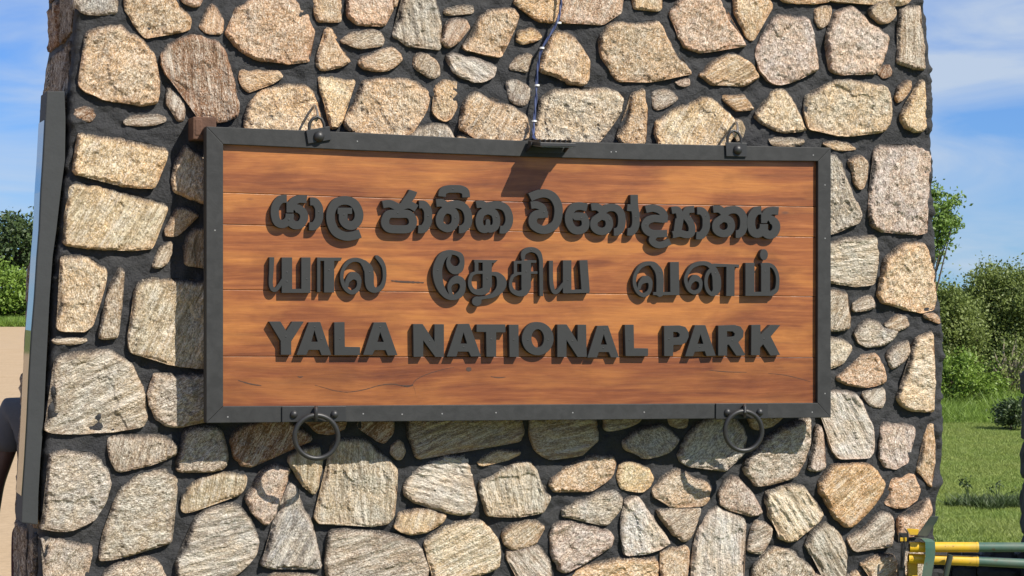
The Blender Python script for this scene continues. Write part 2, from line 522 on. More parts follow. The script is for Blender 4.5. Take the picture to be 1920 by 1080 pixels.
# ------------------------------------------------------------------ the ground
def sheet(name, x0, x1, y0, y1, z, mat, label, cut=None):
    o = add(name, [(x0, y0, z), (x1, y0, z), (x1, y1, z), (x0, y1, z)], [(0, 1, 2, 3)], mat, None, False)
    return tag(o, label, None, None, 'structure')
sheet('ground', -400, 400, -60, 900, 0.0, M_GROUND, 'grassy ground reaching away behind the pillar')
# sandy road: an uneven edged strip on the pillar's left
rv, rf = [], []
for i in range(60):
    y = -40 + i * (142.0 / 59)
    rv += [(-70 + 1.5 * math.sin(i * 0.4), y, 0.004), (-1.2 - 0.012 * max(0, y) * y / 8 + 0.35 * math.sin(i * 0.9), y, 0.004)]
for i in range(59):
    rf.append((2 * i, 2 * i + 1, 2 * i + 3, 2 * i + 2))
road = add('sandy_road', rv, rf, M_ROAD, None, False)
tag(road, 'pale sandy dirt road running past the pillar', None, None, 'structure')

# ------------------------------------------------------------------ the stone pillar
# outline of its front face in photo pixels (left and right edge)
EDGE_L = [(150, -1000), (144, -330), (142, -120), (140, 0), (138, 50), (135, 100), (128, 160), (125, 225), (122, 300), (115, 380), (108, 450), (101, 500), (96, 560), (92, 640), (88, 720), (84, 800), (79, 850), (76, 930), (73, 1000), (72, 1080), (66, 1250), (60, 1600)]
EDGE_R = [(1715, -1000), (1722, -330), (1730, -120), (1734, 0), (1742, 60), (1745, 100), (1746, 130), (1741, 140), (1748, 150), (1751, 200), (1752, 235), (1745, 248), (1747, 275), (1750, 300), (1752, 360), (1753, 425), (1755, 440), (1758, 500), (1760, 550), (1763, 565), (1766, 600), (1771, 650), (1772, 700), (1770, 750), (1768, 800), (1768, 860), (1767, 910), (1761, 930), (1760, 960), (1756, 990), (1753, 1030), (1752, 1080), (1756, 1250), (1760, 1600)]
def edge_fun(E):
    a = np.array(E, float)
    s, z = px2wall(a[:, 0], a[:, 1], 0.0)
    o = np.argsort(z)
    return lambda zz: np.interp(zz, z[o], s[o])
fL, fR = edge_fun(EDGE_L), edge_fun(EDGE_R)
Z_TOP = 4.6
DEPTH = 0.74
pillar = root('stone_gatepost', (0, 0.2, 0), 'massive gatepost of rough tan and grey stones set in black mortar', 'gatepost')

def build_mortar():
    zs = np.concatenate([np.arange(-0.1, 0.35, 0.05), np.arange(0.35, 2.95, 0.009), np.arange(2.95, Z_TOP + 0.01, 0.06)])
    dl = -np.concatenate([np.linspace(DEPTH, 0.05, 40), [0.036, 0.024, 0.014, 0.006]])   # left side, back to front
    tf = np.linspace(0, 1, 345)
    dr = -np.concatenate([[0.006, 0.014, 0.024, 0.036], np.linspace(0.05, DEPTH, 14)])
    L, R = fL(zs), fR(zs)
    V = []
    ncol = len(dl) + len(tf) + len(dr)
    Zg = zs[:, None]
    # left side
    S1 = np.repeat(L[:, None], len(dl), 1); D1 = np.repeat(dl[None], len(zs), 0); Z1 = np.repeat(Zg, len(dl), 1)
    n1 = fbm(D1 * 14, Z1 * 9, 5, 3) * 0.022
    S1 = S1 + 0.004 + n1 * 0.5
    S1 = S1 + np.where(D1 > -0.04, 0.012 * (1 - (-D1) / 0.04) ** 2, 0)
    # front
    S2 = L[:, None] + (R - L)[:, None] * tf[None]; Z2 = np.repeat(Zg, len(tf), 1)
    e = np.minimum(S2 - L[:, None], R[:, None] - S2)
    D2 = fbm(S2 * 9, Z2 * 9, 3, 20) * 0.009 + fbm(S2 * 30, Z2 * 30, 3, 30) * 0.0095 + 0.0108
    bumps = np.clip(fbm(S2 * 34, Z2 * 34, 2, 77), 0, 1) * 0.030
    D2 = D2 + bumps * np.clip(1 - e / 0.07, 0, 1)
    D2 = D2 - 0.030 * np.clip(1 - e / 0.022, 0, 1) ** 2
    S2j = S2 + fbm(S2 * 33, Z2 * 33, 2, 40) * 0.004
    # right side
    S3 = np.repeat(R[:, None], len(dr), 1); D3 = np.repeat(dr[None], len(zs), 0) - 0.03; Z3 = np.repeat(Zg, len(dr), 1)
    S3 = S3 + fbm(D3 * 30, Z3 * 30, 3, 50) * 0.010 - np.where(D3 > -0.07, 0.010 * (1 + D3 / 0.07), 0)
    S1 = S1; D1 = D1 - 0.03
    S = np.concatenate([S1, S2j, S3], 1); D = np.concatenate([D1, D2, D3], 1); Z = np.concatenate([Z1, Z2, Z3], 1)
    v = np.stack([S, -D, Z], -1).reshape(-1, 3)
    nr = len(zs)
    I = np.arange(nr * ncol).reshape(nr, ncol)
    q = np.stack([I[:-1, :-1], I[:-1, 1:], I[1:, 1:], I[1:, :-1]], -1).reshape(-1, 4)
    f = [tuple(r) for r in q.tolist()]
    f.append(tuple(I[-1, ::6].tolist()) + (int(I[-1, -1]),))     # top
    for i in range(nr - 1):                                        # back
        f.append((int(I[i, -1]), int(I[i, 0]), int(I[i + 1, 0]), int(I[i + 1, -1])))
    return add('mortar_core', v, f, M_MORTAR, pillar, smooth=True)
build_mortar()

TINT = {'P': (.67, .49, .35), 'T': (.69, .53, .345), 'C': (.77, .64, .43), 'G': (.475, .46, .42), 'W': (.65, .63, .585),
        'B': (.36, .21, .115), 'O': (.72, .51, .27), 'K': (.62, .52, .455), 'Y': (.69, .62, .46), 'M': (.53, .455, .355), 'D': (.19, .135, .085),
        'X': (.030, .030, .031), 'A': (.115, .108, .098)}

def chaikin(p, n=1, k=0.22):
    for _ in range(n):
        q = np.roll(p, -1, 0)
        p = np.stack([p * (1 - k) + q * k, p * k + q * (1 - k)], 1).reshape(-1, 2)
    return p
def resample(p, step):
    q = np.vstack([p, p[:1]])
    L = np.concatenate([[0], np.cumsum(np.hypot(*np.diff(q, axis=0).T))])
    n = max(10, int(L[-1] / step))
    t = np.linspace(0, L[-1], n, endpoint=False)
    return np.stack([np.interp(t, L, q[:, 0]), np.interp(t, L, q[:, 1])], 1)
def inside(P, poly):
    x, y = P[:, 0], P[:, 1]
    r = np.zeros(len(P), bool)
    a = poly; b = np.roll(poly, -1, 0)
    for (x0, y0), (x1, y1) in zip(a, b):
        c = ((y0 > y) != (y1 > y)) & (x < (x1 - x0) * (y - y0) / (y1 - y0 + 1e-12) + x0)
        r ^= c
    return r
def edist(P, poly):
    a = poly[None]; b = np.roll(poly, -1, 0)[None]
    d = b - a
    t = np.clip(((P[:, None] - a) * d).sum(-1) / ((d * d).sum(-1) + 1e-12), 0, 1)
    return np.sqrt((((a + d * t[..., None]) - P[:, None]) ** 2).sum(-1)).min(1)

SEED = [0]
def stone(poly, to3, tint, grain, h, parent, wall=True, spacing=0.0062, base=-0.03, rough=1.0, banded=None, name='stone'):
    """poly: 2-D outline in metres; to3(p, q, d) -> 3-D; h: how far it stands proud"""
    SEED[0] += 1
    sd = SEED[0] * 13
    rr = random.Random(sd)
    warm = rr.uniform(-0.07, 0.07)
    p = np.array(poly, float)
    area = 0.5 * np.sum(p[:, 0] * np.roll(p[:, 1], -1) - np.roll(p[:, 0], -1) * p[:, 1])
    if area < 0:
        p = p[::-1]; area = -area
    p = chaikin(p, 1, 0.14)
    p = resample(p, spacing * 1.05)
    size = math.sqrt(area)
    # ragged outline
    tn = np.roll(p, -1, 0) - np.roll(p, 1, 0)
    tn /= np.hypot(tn[:, 0], tn[:, 1])[:, None] + 1e-9
    nm = np.stack([tn[:, 1], -tn[:, 0]], 1)
    jit = fbm(p[:, 0] * 38 + sd, p[:, 1] * 38, 3, sd) * 0.0055 * min(1, size / 0.1)
    p = p + nm * (jit + 0.0038)[:, None]
    lo, hi = p.min(0), p.max(0)
    gx, gy = np.meshgrid(np.arange(lo[0], hi[0], spacing), np.arange(lo[1], hi[1], spacing * 0.87))
    gx = gx + (np.arange(gx.shape[0]) % 2)[:, None] * spacing / 2
    G = np.stack([gx.ravel(), gy.ravel()], 1)
    G = G + (RNG.rand(*G.shape) - 0.5) * spacing * 0.5
    G = G[inside(G, p)]
    if len(G):
        ed = edist(G, p)
        G = G[ed > spacing * 0.55]
    allp = np.vstack([p, G])
    nb = len(p)
    V, E, F, *_ = delaunay_2d_cdt([Vector(q) for q in allp.tolist()], [(i, (i + 1) % nb) for i in range(nb)], [], 1, 1e-7, False)
    P2 = np.array([(q.x, q.y) for q in V])
    ed = edist(P2, p)
    a = math.radians(grain)
    ca, sa = math.cos(a), math.sin(a)
    ctr = p.mean(0)
    U = (P2[:, 0] - ctr[0]) * ca + (P2[:, 1] - ctr[1]) * sa
    Vv = -(P2[:, 0] - ctr[0]) * sa + (P2[:, 1] - ctr[1]) * ca
    band = rr.random() < {'Y': 1.0, 'B': 1.0, 'W': 0.75, 'G': 0.6, 'M': 0.5, 'C': 0.25}.get(tint, 0.12) if banded is None else banded
    rw = min(0.016, 0.08 * size + 0.005)
    near = ((P2[:, None] - p[None]) ** 2).sum(-1).argmin(1)
    low = np.clip(0.5 - 0.9 * nm[near, 1] - 0.25 * nm[near, 0], 0, 1)      # lower edges are broken off square
    prof = np.clip(ed / (rw * (1.25 - low)), 0, 1)
    edge0 = 0.34 + 0.50 * low
    prof = 1 - (1 - prof) ** 2.2
    tx, ty = rr.uniform(-.05, .05), rr.uniform(-.06, .06)
    H = h * (edge0 + (1 - edge0) * prof) + prof * ((P2[:, 0] - ctr[0]) * tx + (P2[:, 1] - ctr[1]) * ty)
    amp = rough * min(1.0, size / 0.16)
    H += prof * amp * fbm(P2[:, 0] * 11 + sd, P2[:, 1] * 11, 2, sd + 1) * 0.007
    ridge = fbm(P2[:, 0] * 26 + sd, P2[:, 1] * 26, 3, sd + 4)
    H += prof * amp * (0.5 - np.abs(ridge)) * 0.0035
    H += amp * (vnoise(U * (16 if band else 55), Vv * (100 if band else 70), sd + 6) + 0.6 * vnoise(U * (37 if band else 90), Vv * (190 if band else 130), sd + 7)) * 0.0028
    H += amp * fbm(P2[:, 0] * 150, P2[:, 1] * 150, 2, sd + 9, 0.6) * 0.0020
    # flaked-off shelves
    fl = vnoise(U * 9, Vv * 17, sd + 12) * 0.7 + 0.3 * vnoise(U * 21, Vv * 40, sd + 13)
    H -= amp * prof * np.clip((fl - 0.16) * 14, 0, 1) * 0.0050
    H = np.maximum(H, base * 0.3)
    verts = [to3(q[0], q[1], d) for q, d in zip(P2, H)]
    n0 = len(verts)
    # find boundary loop in output (input vertex order is kept for the outline)
    verts += [to3(p[i, 0] + nm[i, 0] * 0.003, p[i, 1] + nm[i, 1] * 0.003, base) for i in range(nb)]
    faces = [tuple(f) for f in F]
    bd = [0] * nb
    if len(P2) >= nb:
        for i in range(nb):
            j = (i + 1) % nb
            faces.append((j, i, n0 + i, n0 + j))
    uvs = np.stack([np.concatenate([U, (p[:, 0] - ctr[0]) * ca + (p[:, 1] - ctr[1]) * sa + 0.02]),
                    np.concatenate([Vv, -(p[:, 0] - ctr[0]) * sa + (p[:, 1] - ctr[1]) * ca + 0.02])], 1)
    rim = np.concatenate([np.clip(1 - ed / 0.028, 0, 1), np.ones(nb)])
    # black mortar smeared over parts of the rim, mostly where the trowel came down from above
    upw = np.clip(nm[near, 1] * 0.9 - nm[near, 0] * 0.15 + 0.05 + 0.8 * fbm(p[near, 0] * 9 + sd, p[near, 1] * 9, 2, sd + 21), 0, 1)
    sm = np.clip(1 - ed / (0.006 + 0.016 * upw), 0, 1) * np.clip(upw * 1.6, 0, 1)
    sm = np.concatenate([sm, np.ones(nb) * 0.6])
    o = add(name, verts, faces, M_BLACKSTONE if tint == 'X' else (M_BAND if band else M_STONE), parent, wall, smooth=False, uv=uvs, col=rim, col2=sm)
    v = rr.uniform(0.90, 1.18)
    t = TINT[tint]
    o.color = tuple(min(0.9, x * v * k_) for x, k_ in zip(t, (1 + warm * 0.6, 1.0, 1 - warm * 1.6))) + (1,)
    return o

DS = 0.03      # the stones' faces stand about this far in front of the mortar
def front3(p, q, d): return (p, -d, q)

# traced stones: tile origin, then one stone per line: tint, grain angle, outline in 4x pixels of that tile
TILES = '''
@0,0
G 80 570,-60 890,-60 880,95 790,105 620,95 575,40
T 70 945,-60 1310,-60 1340,50 1400,90 1440,130 1425,215 1340,235 1180,255 1090,275 1020,200 985,130 945,60
P 70 1360,-40 1530,-40 1500,35 1460,40 1380,10
P 80 1600,20 1640,60 1680,150 1670,240 1640,250 1560,240 1500,200 1530,130 1560,60
T 60 650,240 730,205 840,180 910,175 960,220 1040,265 1110,330 1165,400 1180,500 1200,600 1190,700 1180,770 1060,785 940,760 780,740 640,670 600,640 615,500 635,400 640,300
B 96 1215,400 1260,340 1330,290 1430,265 1530,270 1640,310 1690,370 1715,460 1750,560 1770,680 1800,760 1785,860 1720,900 1600,915 1500,900 1470,830 1430,700 1400,650 1330,610 1260,570 1225,500
M 80 1275,630 1310,670 1360,720 1395,790 1385,890 1350,910 1310,850 1265,780 1255,700
B 30 560,800 640,785 705,810 720,860 680,910 600,900 560,860
M 5 935,900 980,860 1080,860 1200,845 1250,880 1240,910 1130,935 1000,930 945,925
T 10 1800,512 1900,528 2100,528 2132,568 2060,612 1920,664 1864,684 1812,620
@480,0
P 75 -216,248 -180,152 -132,48 -60,8 80,-60 260,-60 320,20 392,88 432,180 440,248 408,300 388,380 408,464 280,470 160,460 40,448 -40,424 -100,380 -160,312
T 85 440,-60 640,-60 650,160 560,155 470,150 445,60
P 95 685,-60 1030,-60 1030,60 990,130 970,185 880,185 770,180 700,120
T 80 1035,-60 1085,-60 1060,40 1040,45
G 100 1115,-60 1340,-60 1380,80 1390,200 1385,360 1330,360 1230,335 1150,340 1060,290 1030,260 1060,180 1090,130
M 5 1420,60 1560,30 1640,35 1640,90 1560,95 1440,105 1420,90
P 60 1440,160 1500,130 1590,150 1610,200 1560,260 1490,340 1450,350 1405,310 1420,240
T 80 1564,344 1600,288 1640,240 1660,180 1692,108 1760,72 1880,56 1952,68 1984,104 1960,180 1912,248 1888,328 1848,344 1848,420 1760,412 1672,388 1600,368
M 20 645,300 700,240 790,225 860,210 940,230 965,285 950,340 860,350 800,360 720,340 660,315
T 80 545,200 580,215 600,270 630,340 670,400 715,450 650,490 500,525 465,490 460,440 490,370 520,290 520,230
T 15 780,470 800,430 870,400 960,365 1040,350 1090,390 1100,440 1050,490 980,525 880,520 810,500
M 60 1190,490 1200,420 1240,385 1300,395 1350,440 1385,500 1390,560 1340,580 1280,550 1220,520
W 150 1440,410 1500,390 1590,420 1700,440 1790,480 1815,500 1790,570 1720,600 1640,605 1560,580 1490,530 1450,470
C 70 480,575 560,570 640,580 745,590 740,650 710,730 670,820 650,900 600,955 570,950 555,870 530,780 500,690
T 90 800,600 900,585 1020,590 1130,575 1220,610 1290,670 1310,740 1270,840 1220,920 1160,1000 1120,1050 860,1050 760,1000 690,950 675,900 710,830 750,740 790,670
O 85 1350,630 1420,590 1520,600 1535,680 1510,800 1470,880 1430,905 1380,880 1345,830 1350,740
T 70 -84,900 -60,800 -8,720 100,652 248,628 400,640 448,712 492,860 512,1000 320,1032 0,1008 -80,960
W 80 1150,1010 1230,950 1330,930 1420,925 1470,970 1500,1040 1480,1100 1200,1100
C 40 1530,1010 1600,1005 1680,1060 1600,1110 1530,1090
T 60 1532,900 1568,752 1612,708 1680,688 1760,748 1900,780 1980,816 2040,872 2060,952 2040,1032 1880,1080 1680,1048 1600,992 1544,960
@960,0
O 40 20,0 100,-60 360,-60 345,110 310,165 220,155 130,90 60,40
P 70 390,-60 850,-60 830,85 780,110 680,180 560,165 420,160 370,145 380,60
C 80 920,-60 1140,-60 1130,75 1000,65 920,55
P 60 1195,80 1260,0 1300,-60 1560,-60 1600,60 1650,170 1720,260 1770,340 1700,340 1600,345 1500,385 1380,380 1300,350 1260,270 1230,190
T 80 1688,-60 1940,-60 1960,20 1956,60 1920,108 1888,180 1848,248 1804,304 1760,248 1728,168 1688,88
O 20 50,230 160,200 220,240 230,275 160,310 90,325 50,300
T 80 300,260 350,225 420,240 480,270 540,360 580,430 590,500 580,580 545,635 440,620 390,600 330,550 240,545 215,500 240,420 280,340
T 60 670,260 720,190 800,155 950,175 1110,150 1150,220 1190,300 1220,380 1290,460 1350,530 1340,555 1180,570 1050,605 900,600 790,600 740,530 690,440 665,350
K 60 1270,590 1320,570 1350,590 1345,630 1300,645 1260,630 1240,610
T 30 1430,540 1500,470 1580,420 1660,395 1760,430 1830,490 1860,570 1800,610 1720,640 1610,600 1520,635 1450,590 1415,555
M 30 0,480 60,420 120,395 165,410 140,470 125,535 60,520 -10,515
M 70 -28,608 32,592 100,620 160,672 152,728 100,788 40,772 -12,748
C 75 220,750 300,670 430,660 560,675 680,650 770,670 840,720 830,800 790,880 740,950 680,1030 620,1090 200,1090 185,980 200,870
T 80 920,680 1000,660 1015,760 1020,880 1000,1090 830,1070 790,1020 850,930 890,820 900,740
M 30 1060,680 1140,660 1220,680 1260,730 1180,790 1090,820 1065,760
C 60 1090,910 1160,860 1230,810 1340,770 1410,730 1520,730 1560,780 1620,830 1680,890 1680,1000 1600,1110 1120,1110 1085,980
Y 80 1690,890 1740,900 1760,950 1740,1020 1700,1060 1680,990
O 10 1600,710 1690,710 1750,700 1800,770 1825,815 1700,825 1640,780 1595,740
C 60 1836,856 1880,800 1920,740 1980,660 2060,668 2104,728 2152,812 2184,888 2220,972 2160,984 2048,984 1960,960 1880,912
K 75 1840,420 1860,340 1912,240 1968,132 2016,100 2100,112 2228,120 2260,180 2284,288 2304,432 2312,516 2208,560 2072,620 1980,628 1920,588 1872,512
@1440,0
T 10 100,-40 480,-40 470,5 350,20 220,15 110,0
T 80 365,60 420,35 495,35 490,110 465,170 410,210 370,150
K 70 450,240 480,160 520,90 580,55 650,40 720,100 780,180 850,215 915,260 905,350 880,420 850,490 800,550 700,545 560,550 480,530 460,420 455,320
M 40 770,70 810,20 860,0 930,10 980,70 970,110 910,165 860,170 800,120
M 88 1000,60 1060,45 1160,30 1150,130 1170,230 1190,350 1185,430 1190,520 1100,510 1020,480 975,460 990,350 990,220
B 60 870,480 920,470 945,520 930,560 880,580 840,550 830,520
C 75 290,700 380,680 430,630 490,605 600,590 720,610 900,640 930,720 940,820 930,910 870,980 760,995 600,1020 520,1010 410,970 330,975 300,890 280,800
O 70 990,650 1040,600 1090,600 1085,650 1050,710 990,770 975,720
C 70 1130,640 1160,590 1190,600 1195,720 1190,840 1200,940 1150,985 1050,960 1010,900 1005,850 1060,780 1100,700
Y 10 20,1040 60,1020 180,1030 290,1040 270,1080 150,1095 40,1080
@0,230
C 60 590,60 680,85 860,110 1000,140 1150,180 1265,200 1245,280 1210,330 1180,430 1150,480 1060,485 920,470 800,420 690,405 555,380 565,260 580,160
Y 60 540,460 640,465 800,490 950,530 1050,565 1170,580 1260,625 1240,700 1200,790 1150,930 1050,945 880,950 760,945 620,930 480,910 490,780 510,640
T 75 1400,160 1320,290 1298,420 1300,515 1390,550 1530,600 1590,590 1590,300 1440,200
T 60 1330,640 1400,635 1500,690 1440,740 1390,800 1330,850 1250,850 1250,800 1290,720
Y 65 1220,920 1300,890 1290,960 1260,1040 1200,1085 1150,1080 1180,990
T 80 1400,850 1450,790 1530,780 1620,790 1620,1080 1400,1070 1395,940
@0,470
C 85 460,40 560,35 650,40 720,95 800,140 790,240 750,370 720,450 700,550 640,590 560,600 440,590 440,500 465,400 460,250 465,120
M 82 905,120 935,150 930,260 915,400 900,520 885,650 800,665 750,650 765,540 800,400 820,280 870,190
Y 3 400,670 480,655 580,655 665,665 620,690 500,700 420,690
Y 65 1050,220 1200,210 1370,230 1540,230 1640,240 1640,880 1540,880 1370,870 1250,835 1130,795 1000,770 970,690 980,580 1010,450 1015,330
@0,640
G 25 420,120 560,85 700,70 830,60 920,120 990,180 1040,270 1080,370 1100,470 1105,560 1070,640 920,660 720,680 500,695 390,680 345,660 400,520 420,380 410,250
M 30 1160,245 1250,240 1340,250 1540,245 1640,250 1640,580 1520,590 1340,635 1230,625 1180,570 1130,480 1120,380 1150,300
M 75 830,720 900,705 1020,705 1150,700 1260,715 1340,770 1320,840 1240,880 1120,920 1000,960 880,980 840,900 810,800
M 40 1390,660 1480,640 1600,635 1660,670 1690,760 1715,860 1710,920 1660,960 1560,970 1440,970 1330,970 1345,880 1370,780
@0,810
G 20 370,150 470,140 600,145 690,160 760,210 810,300 835,390 810,480 760,570 710,650 630,700 500,745 370,735 310,720 340,600 360,450 370,300
G 12 1040,320 1150,290 1250,285 1330,340 1320,460 1300,600 1290,720 1280,830 1170,860 1040,900 900,940 760,965 745,930 780,780 820,640 870,510 930,400
Y 80 1370,480 1430,400 1530,330 1650,310 1750,310 1860,325 1840,420 1800,470 1680,490 1560,540 1470,580 1390,605 1365,560
G 12 1328,960 1380,860 1428,768 1468,648 1540,580 1640,544 1760,528 1820,568 1880,648 1928,740 1948,828 1920,920 1860,1000 1748,1088 1600,1140 1320,1140
M 60 300,800 440,795 560,830 690,855 700,920 670,1000 640,1140 330,1140 350,950 370,860
M 30 780,1060 860,1000 960,960 1090,930 1170,960 1230,1020 1260,1140 770,1140
@400,730
B 60 135,370 180,300 280,260 400,225 560,220 640,280 730,340 740,380 620,420 500,480 380,530 300,570 230,580 170,520 140,450
B 20 680,220 1010,220 1000,290 920,330 850,340 770,310
B 40 1100,220 1370,220 1360,320 1290,410 1230,380 1150,320 1095,280
M 60 1350,420 1390,370 1430,400 1450,460 1420,520 1390,530 1340,480
M 20 1460,200 2320,200 2332,320 2300,384 2200,392 2120,420 1960,432 1800,448 1700,460 1600,488 1552,528 1520,500 1492,420 1464,340
Y 92 900,400 960,370 1060,355 1150,380 1240,460 1320,510 1395,610 1380,700 1370,800 1355,950 1310,1010 1210,1025 1080,1000 920,1000 800,1000 770,950 790,870 830,760 860,640 870,520
Y 85 580,490 680,440 800,420 825,520 810,620 790,720 760,795 680,720 620,620 570,540
K 60 400,580 460,560 570,590 560,680 520,760 490,860 450,970 400,1010 330,960 260,860 245,810 300,720 350,640
W 165 1432,740 1460,660 1540,592 1640,528 1760,492 1920,492 1936,600 1960,700 1988,800 1952,936 1860,944 1720,908 1600,872 1500,840 1448,800
@400,810
G 60 580,380 620,400 650,470 690,560 740,680 770,800 800,920 810,1010 720,1020 600,1005 500,1000 440,1020 370,1005 400,900 440,780 470,660 530,540 560,430
C 70 1410,600 1540,575 1640,580 1760,620 1720,680 1650,720 1590,760 1500,765 1420,745 1365,710 1390,650
M 15 880,740 1000,725 1120,740 1280,750 1420,790 1520,830 1580,890 1610,970 1620,1040 1600,1140 880,1140 850,1000 860,880
M 10 420,1075 480,1050 650,1055 800,1085 800,1140 420,1140
Y 25 1588,820 1660,752 1760,696 1860,664 2020,660 2088,740 2148,820 2160,900 2144,1000 2068,1044 1940,1084 1800,1140 1660,1140 1632,1000 1600,900
@840,750
M 10 640,120 900,120 1110,120 1140,290 1080,350 1030,400 930,420 840,440 760,445 690,400 650,330 620,240
C 20 230,450 300,400 400,370 540,380 550,400 470,440 380,460 280,490 235,480
Y 100 250,600 330,560 420,510 520,470 620,460 670,540 700,620 740,710 780,720 750,780 710,840 600,855 480,875 380,865 310,855 270,770 245,690
M 10 1180,120 1480,120 1400,185 1320,215 1190,225
G 140 1320,310 1400,240 1500,200 1600,180 1680,220 1745,290 1710,340 1640,400 1590,425 1490,430 1430,405 1340,370
T 35 780,590 870,520 970,470 1080,420 1170,410 1250,415 1270,480 1240,560 1160,630 1080,680 960,685 860,670 810,690 765,640
C 60 1300,490 1340,460 1430,470 1520,520 1550,570 1530,640 1470,680 1380,690 1310,660 1280,600 1290,540
G 20 870,820 960,760 1080,730 1170,680 1270,670 1320,730 1310,800 1270,860 1210,930 1180,940 1080,910 960,880 870,880
M 20 1660,120 1820,120 1800,200 1740,210 1680,190
@840,810
W 100 1340,500 1430,485 1500,570 1570,670 1640,770 1680,830 1600,870 1480,910 1340,930 1310,830 1300,700 1320,580
M 40 420,740 500,690 590,660 680,660 730,710 690,770 680,830 580,860 490,880 440,850 415,780
M 130 450,885 560,870 680,840 730,900 780,970 795,1140 540,1140 490,1000 450,940
K 30 800,700 870,665 980,670 1090,710 1220,740 1250,790 1240,850 1130,920 1050,970 960,1000 890,1055 845,1040 850,990 800,970 790,880 780,780
T 20 920,1140 1000,1030 1130,980 1270,950 1400,945 1590,940 1580,1140
@1200,700
G 45 310,590 350,500 380,430 440,370 560,320 720,320 790,400 805,470 780,540 790,590 740,640 680,690 640,730 560,715 470,705 380,690 330,670 290,620
M 20 820,310 1100,310 1020,380 940,410 890,420 850,390
M 30 900,540 960,480 1080,410 1190,360 1285,320 1290,440 1280,540 1240,640 1190,720 1170,770 1060,810 960,830 880,840 830,790 790,720 810,650 860,590
K 85 1340,390 1380,400 1395,480 1395,600 1400,700 1350,735 1280,720 1285,660 1310,560 1330,470
@1200,810
T 30 130,400 180,340 290,270 350,300 400,340 500,370 540,420 530,500 480,550 340,545 240,560 190,510 120,490 105,440
M 30 140,580 200,565 340,555 470,560 450,640 410,740 370,800 330,815 270,770 200,690 160,630
K 60 650,370 690,330 750,330 800,400 860,470 900,540 930,600 870,625 820,630 740,590 680,580 610,540 605,450
W 88 520,600 580,560 650,590 740,620 800,650 810,690 780,780 765,880 780,1000 780,1140 400,1140 410,950 430,800 470,680
M 20 880,665 960,680 1010,715 990,790 950,860 910,915 860,900 820,890 830,800 850,720
Y 125 960,450 1060,410 1160,390 1250,410 1290,480 1340,550 1385,610 1330,680 1250,740 1180,800 1110,820 1060,800 1040,720 990,650 975,570 950,500
O 40 1350,390 1400,310 1450,250 1540,235 1720,235 1790,290 1845,380 1820,450 1740,560 1660,640 1600,700 1565,715 1490,660 1440,590 1400,500 1360,450
G 120 1270,800 1320,730 1400,680 1480,720 1530,800 1560,900 1560,1000 1545,1140 1400,1140 1350,980 1280,900 1250,850
M 60 870,980 950,900 1020,860 1110,880 1180,910 1230,960 1300,1010 1350,1140 860,1140
T 60 175,890 260,865 370,855 380,960 360,1140 180,1140 165,1000
@1440,230
G 105 480,220 520,240 560,290 590,360 620,460 650,550 700,620 720,680 690,750 600,780 540,815 480,830 400,830 400,220
T 80 620,280 660,250 720,240 760,290 760,380 730,480 700,500 660,450 640,360
K 70 810,200 850,165 1000,170 1120,170 1230,200 1235,280 1215,400 1210,600 1210,820 1110,835 980,820 850,810 790,780 770,640 775,500 810,330
T 10 420,150 500,130 610,145 685,195 600,200 500,195
Y 5 400,910 490,895 560,870 680,850 830,850 840,960 835,1080 810,1210 690,1222 560,1205 400,1180
@1440,470
T 55 885,60 930,30 985,-30 1050,-65 1190,-60 1235,50 1255,150 1265,260 1275,360 1240,440 1170,465 1080,445 960,408 870,392 840,325 860,190
M 60 400,290 500,285 605,310 605,390 630,490 620,570 560,595 400,595
M 20 650,380 720,340 790,330 820,380 815,430 760,445 660,450
W 20 665,620 700,560 760,510 840,530 880,580 930,590 1000,600 960,650 900,700 820,720 760,720 690,680
T 20 890,550 940,500 990,470 1060,490 1075,560 1010,595 930,585
W 70 400,640 520,650 600,680 640,720 620,790 560,840 480,885 400,890
M 50 910,770 960,710 1070,670 1080,740 1050,810 990,860 940,890 915,830
P 40 520,940 580,900 650,830 710,770 810,760 850,800 890,870 905,950 890,990 800,1010 720,1020 620,1005 540,975
P 20 1180,460 1260,465 1300,500 1300,545 1240,520 1190,500
@1440,640
C 15 1115,-40 1180,-60 1250,-75 1255,120 1262,300 1250,520 1180,528 1080,515 1020,480 978,425 1000,330 1045,265 1065,170 1090,60
W 120 400,370 560,365 680,390 730,480 770,570 805,650 805,820 760,865 640,875 540,880 490,820 470,740 465,600 400,560
W 40 720,380 800,360 890,340 895,420 870,495 820,495 760,460
K 85 860,640 900,610 1040,620 1120,640 1100,730 1080,820 1060,900 980,955 900,940 860,880 855,780
T 80 1220,640 1260,610 1265,720 1260,900 1250,1000 1240,1095 1210,1080 1180,1010 1130,960 1165,880 1180,760
@1440,810
P 30 950,350 1010,340 1090,305 1130,350 1160,430 1130,500 1060,560 980,570 885,545 930,440
P 60 1000,640 1080,620 1140,590 1190,500 1230,490 1245,560 1220,660 1170,720 1120,780 1000,780 995,700
M 40 610,790 680,750 740,720 800,640 860,590 940,620 945,720 945,800 930,850 850,860 760,870 660,890 625,850
T 30 700,990 790,940 880,920 960,920 990,1000 980,1140 800,1140 760,1040
T 40 640,1060 680,1040 710,1090 700,1140 640,1140
M 60 1020,900 1150,880 1230,950 1220,1140 1010,1140
'''
ox = oy = 0
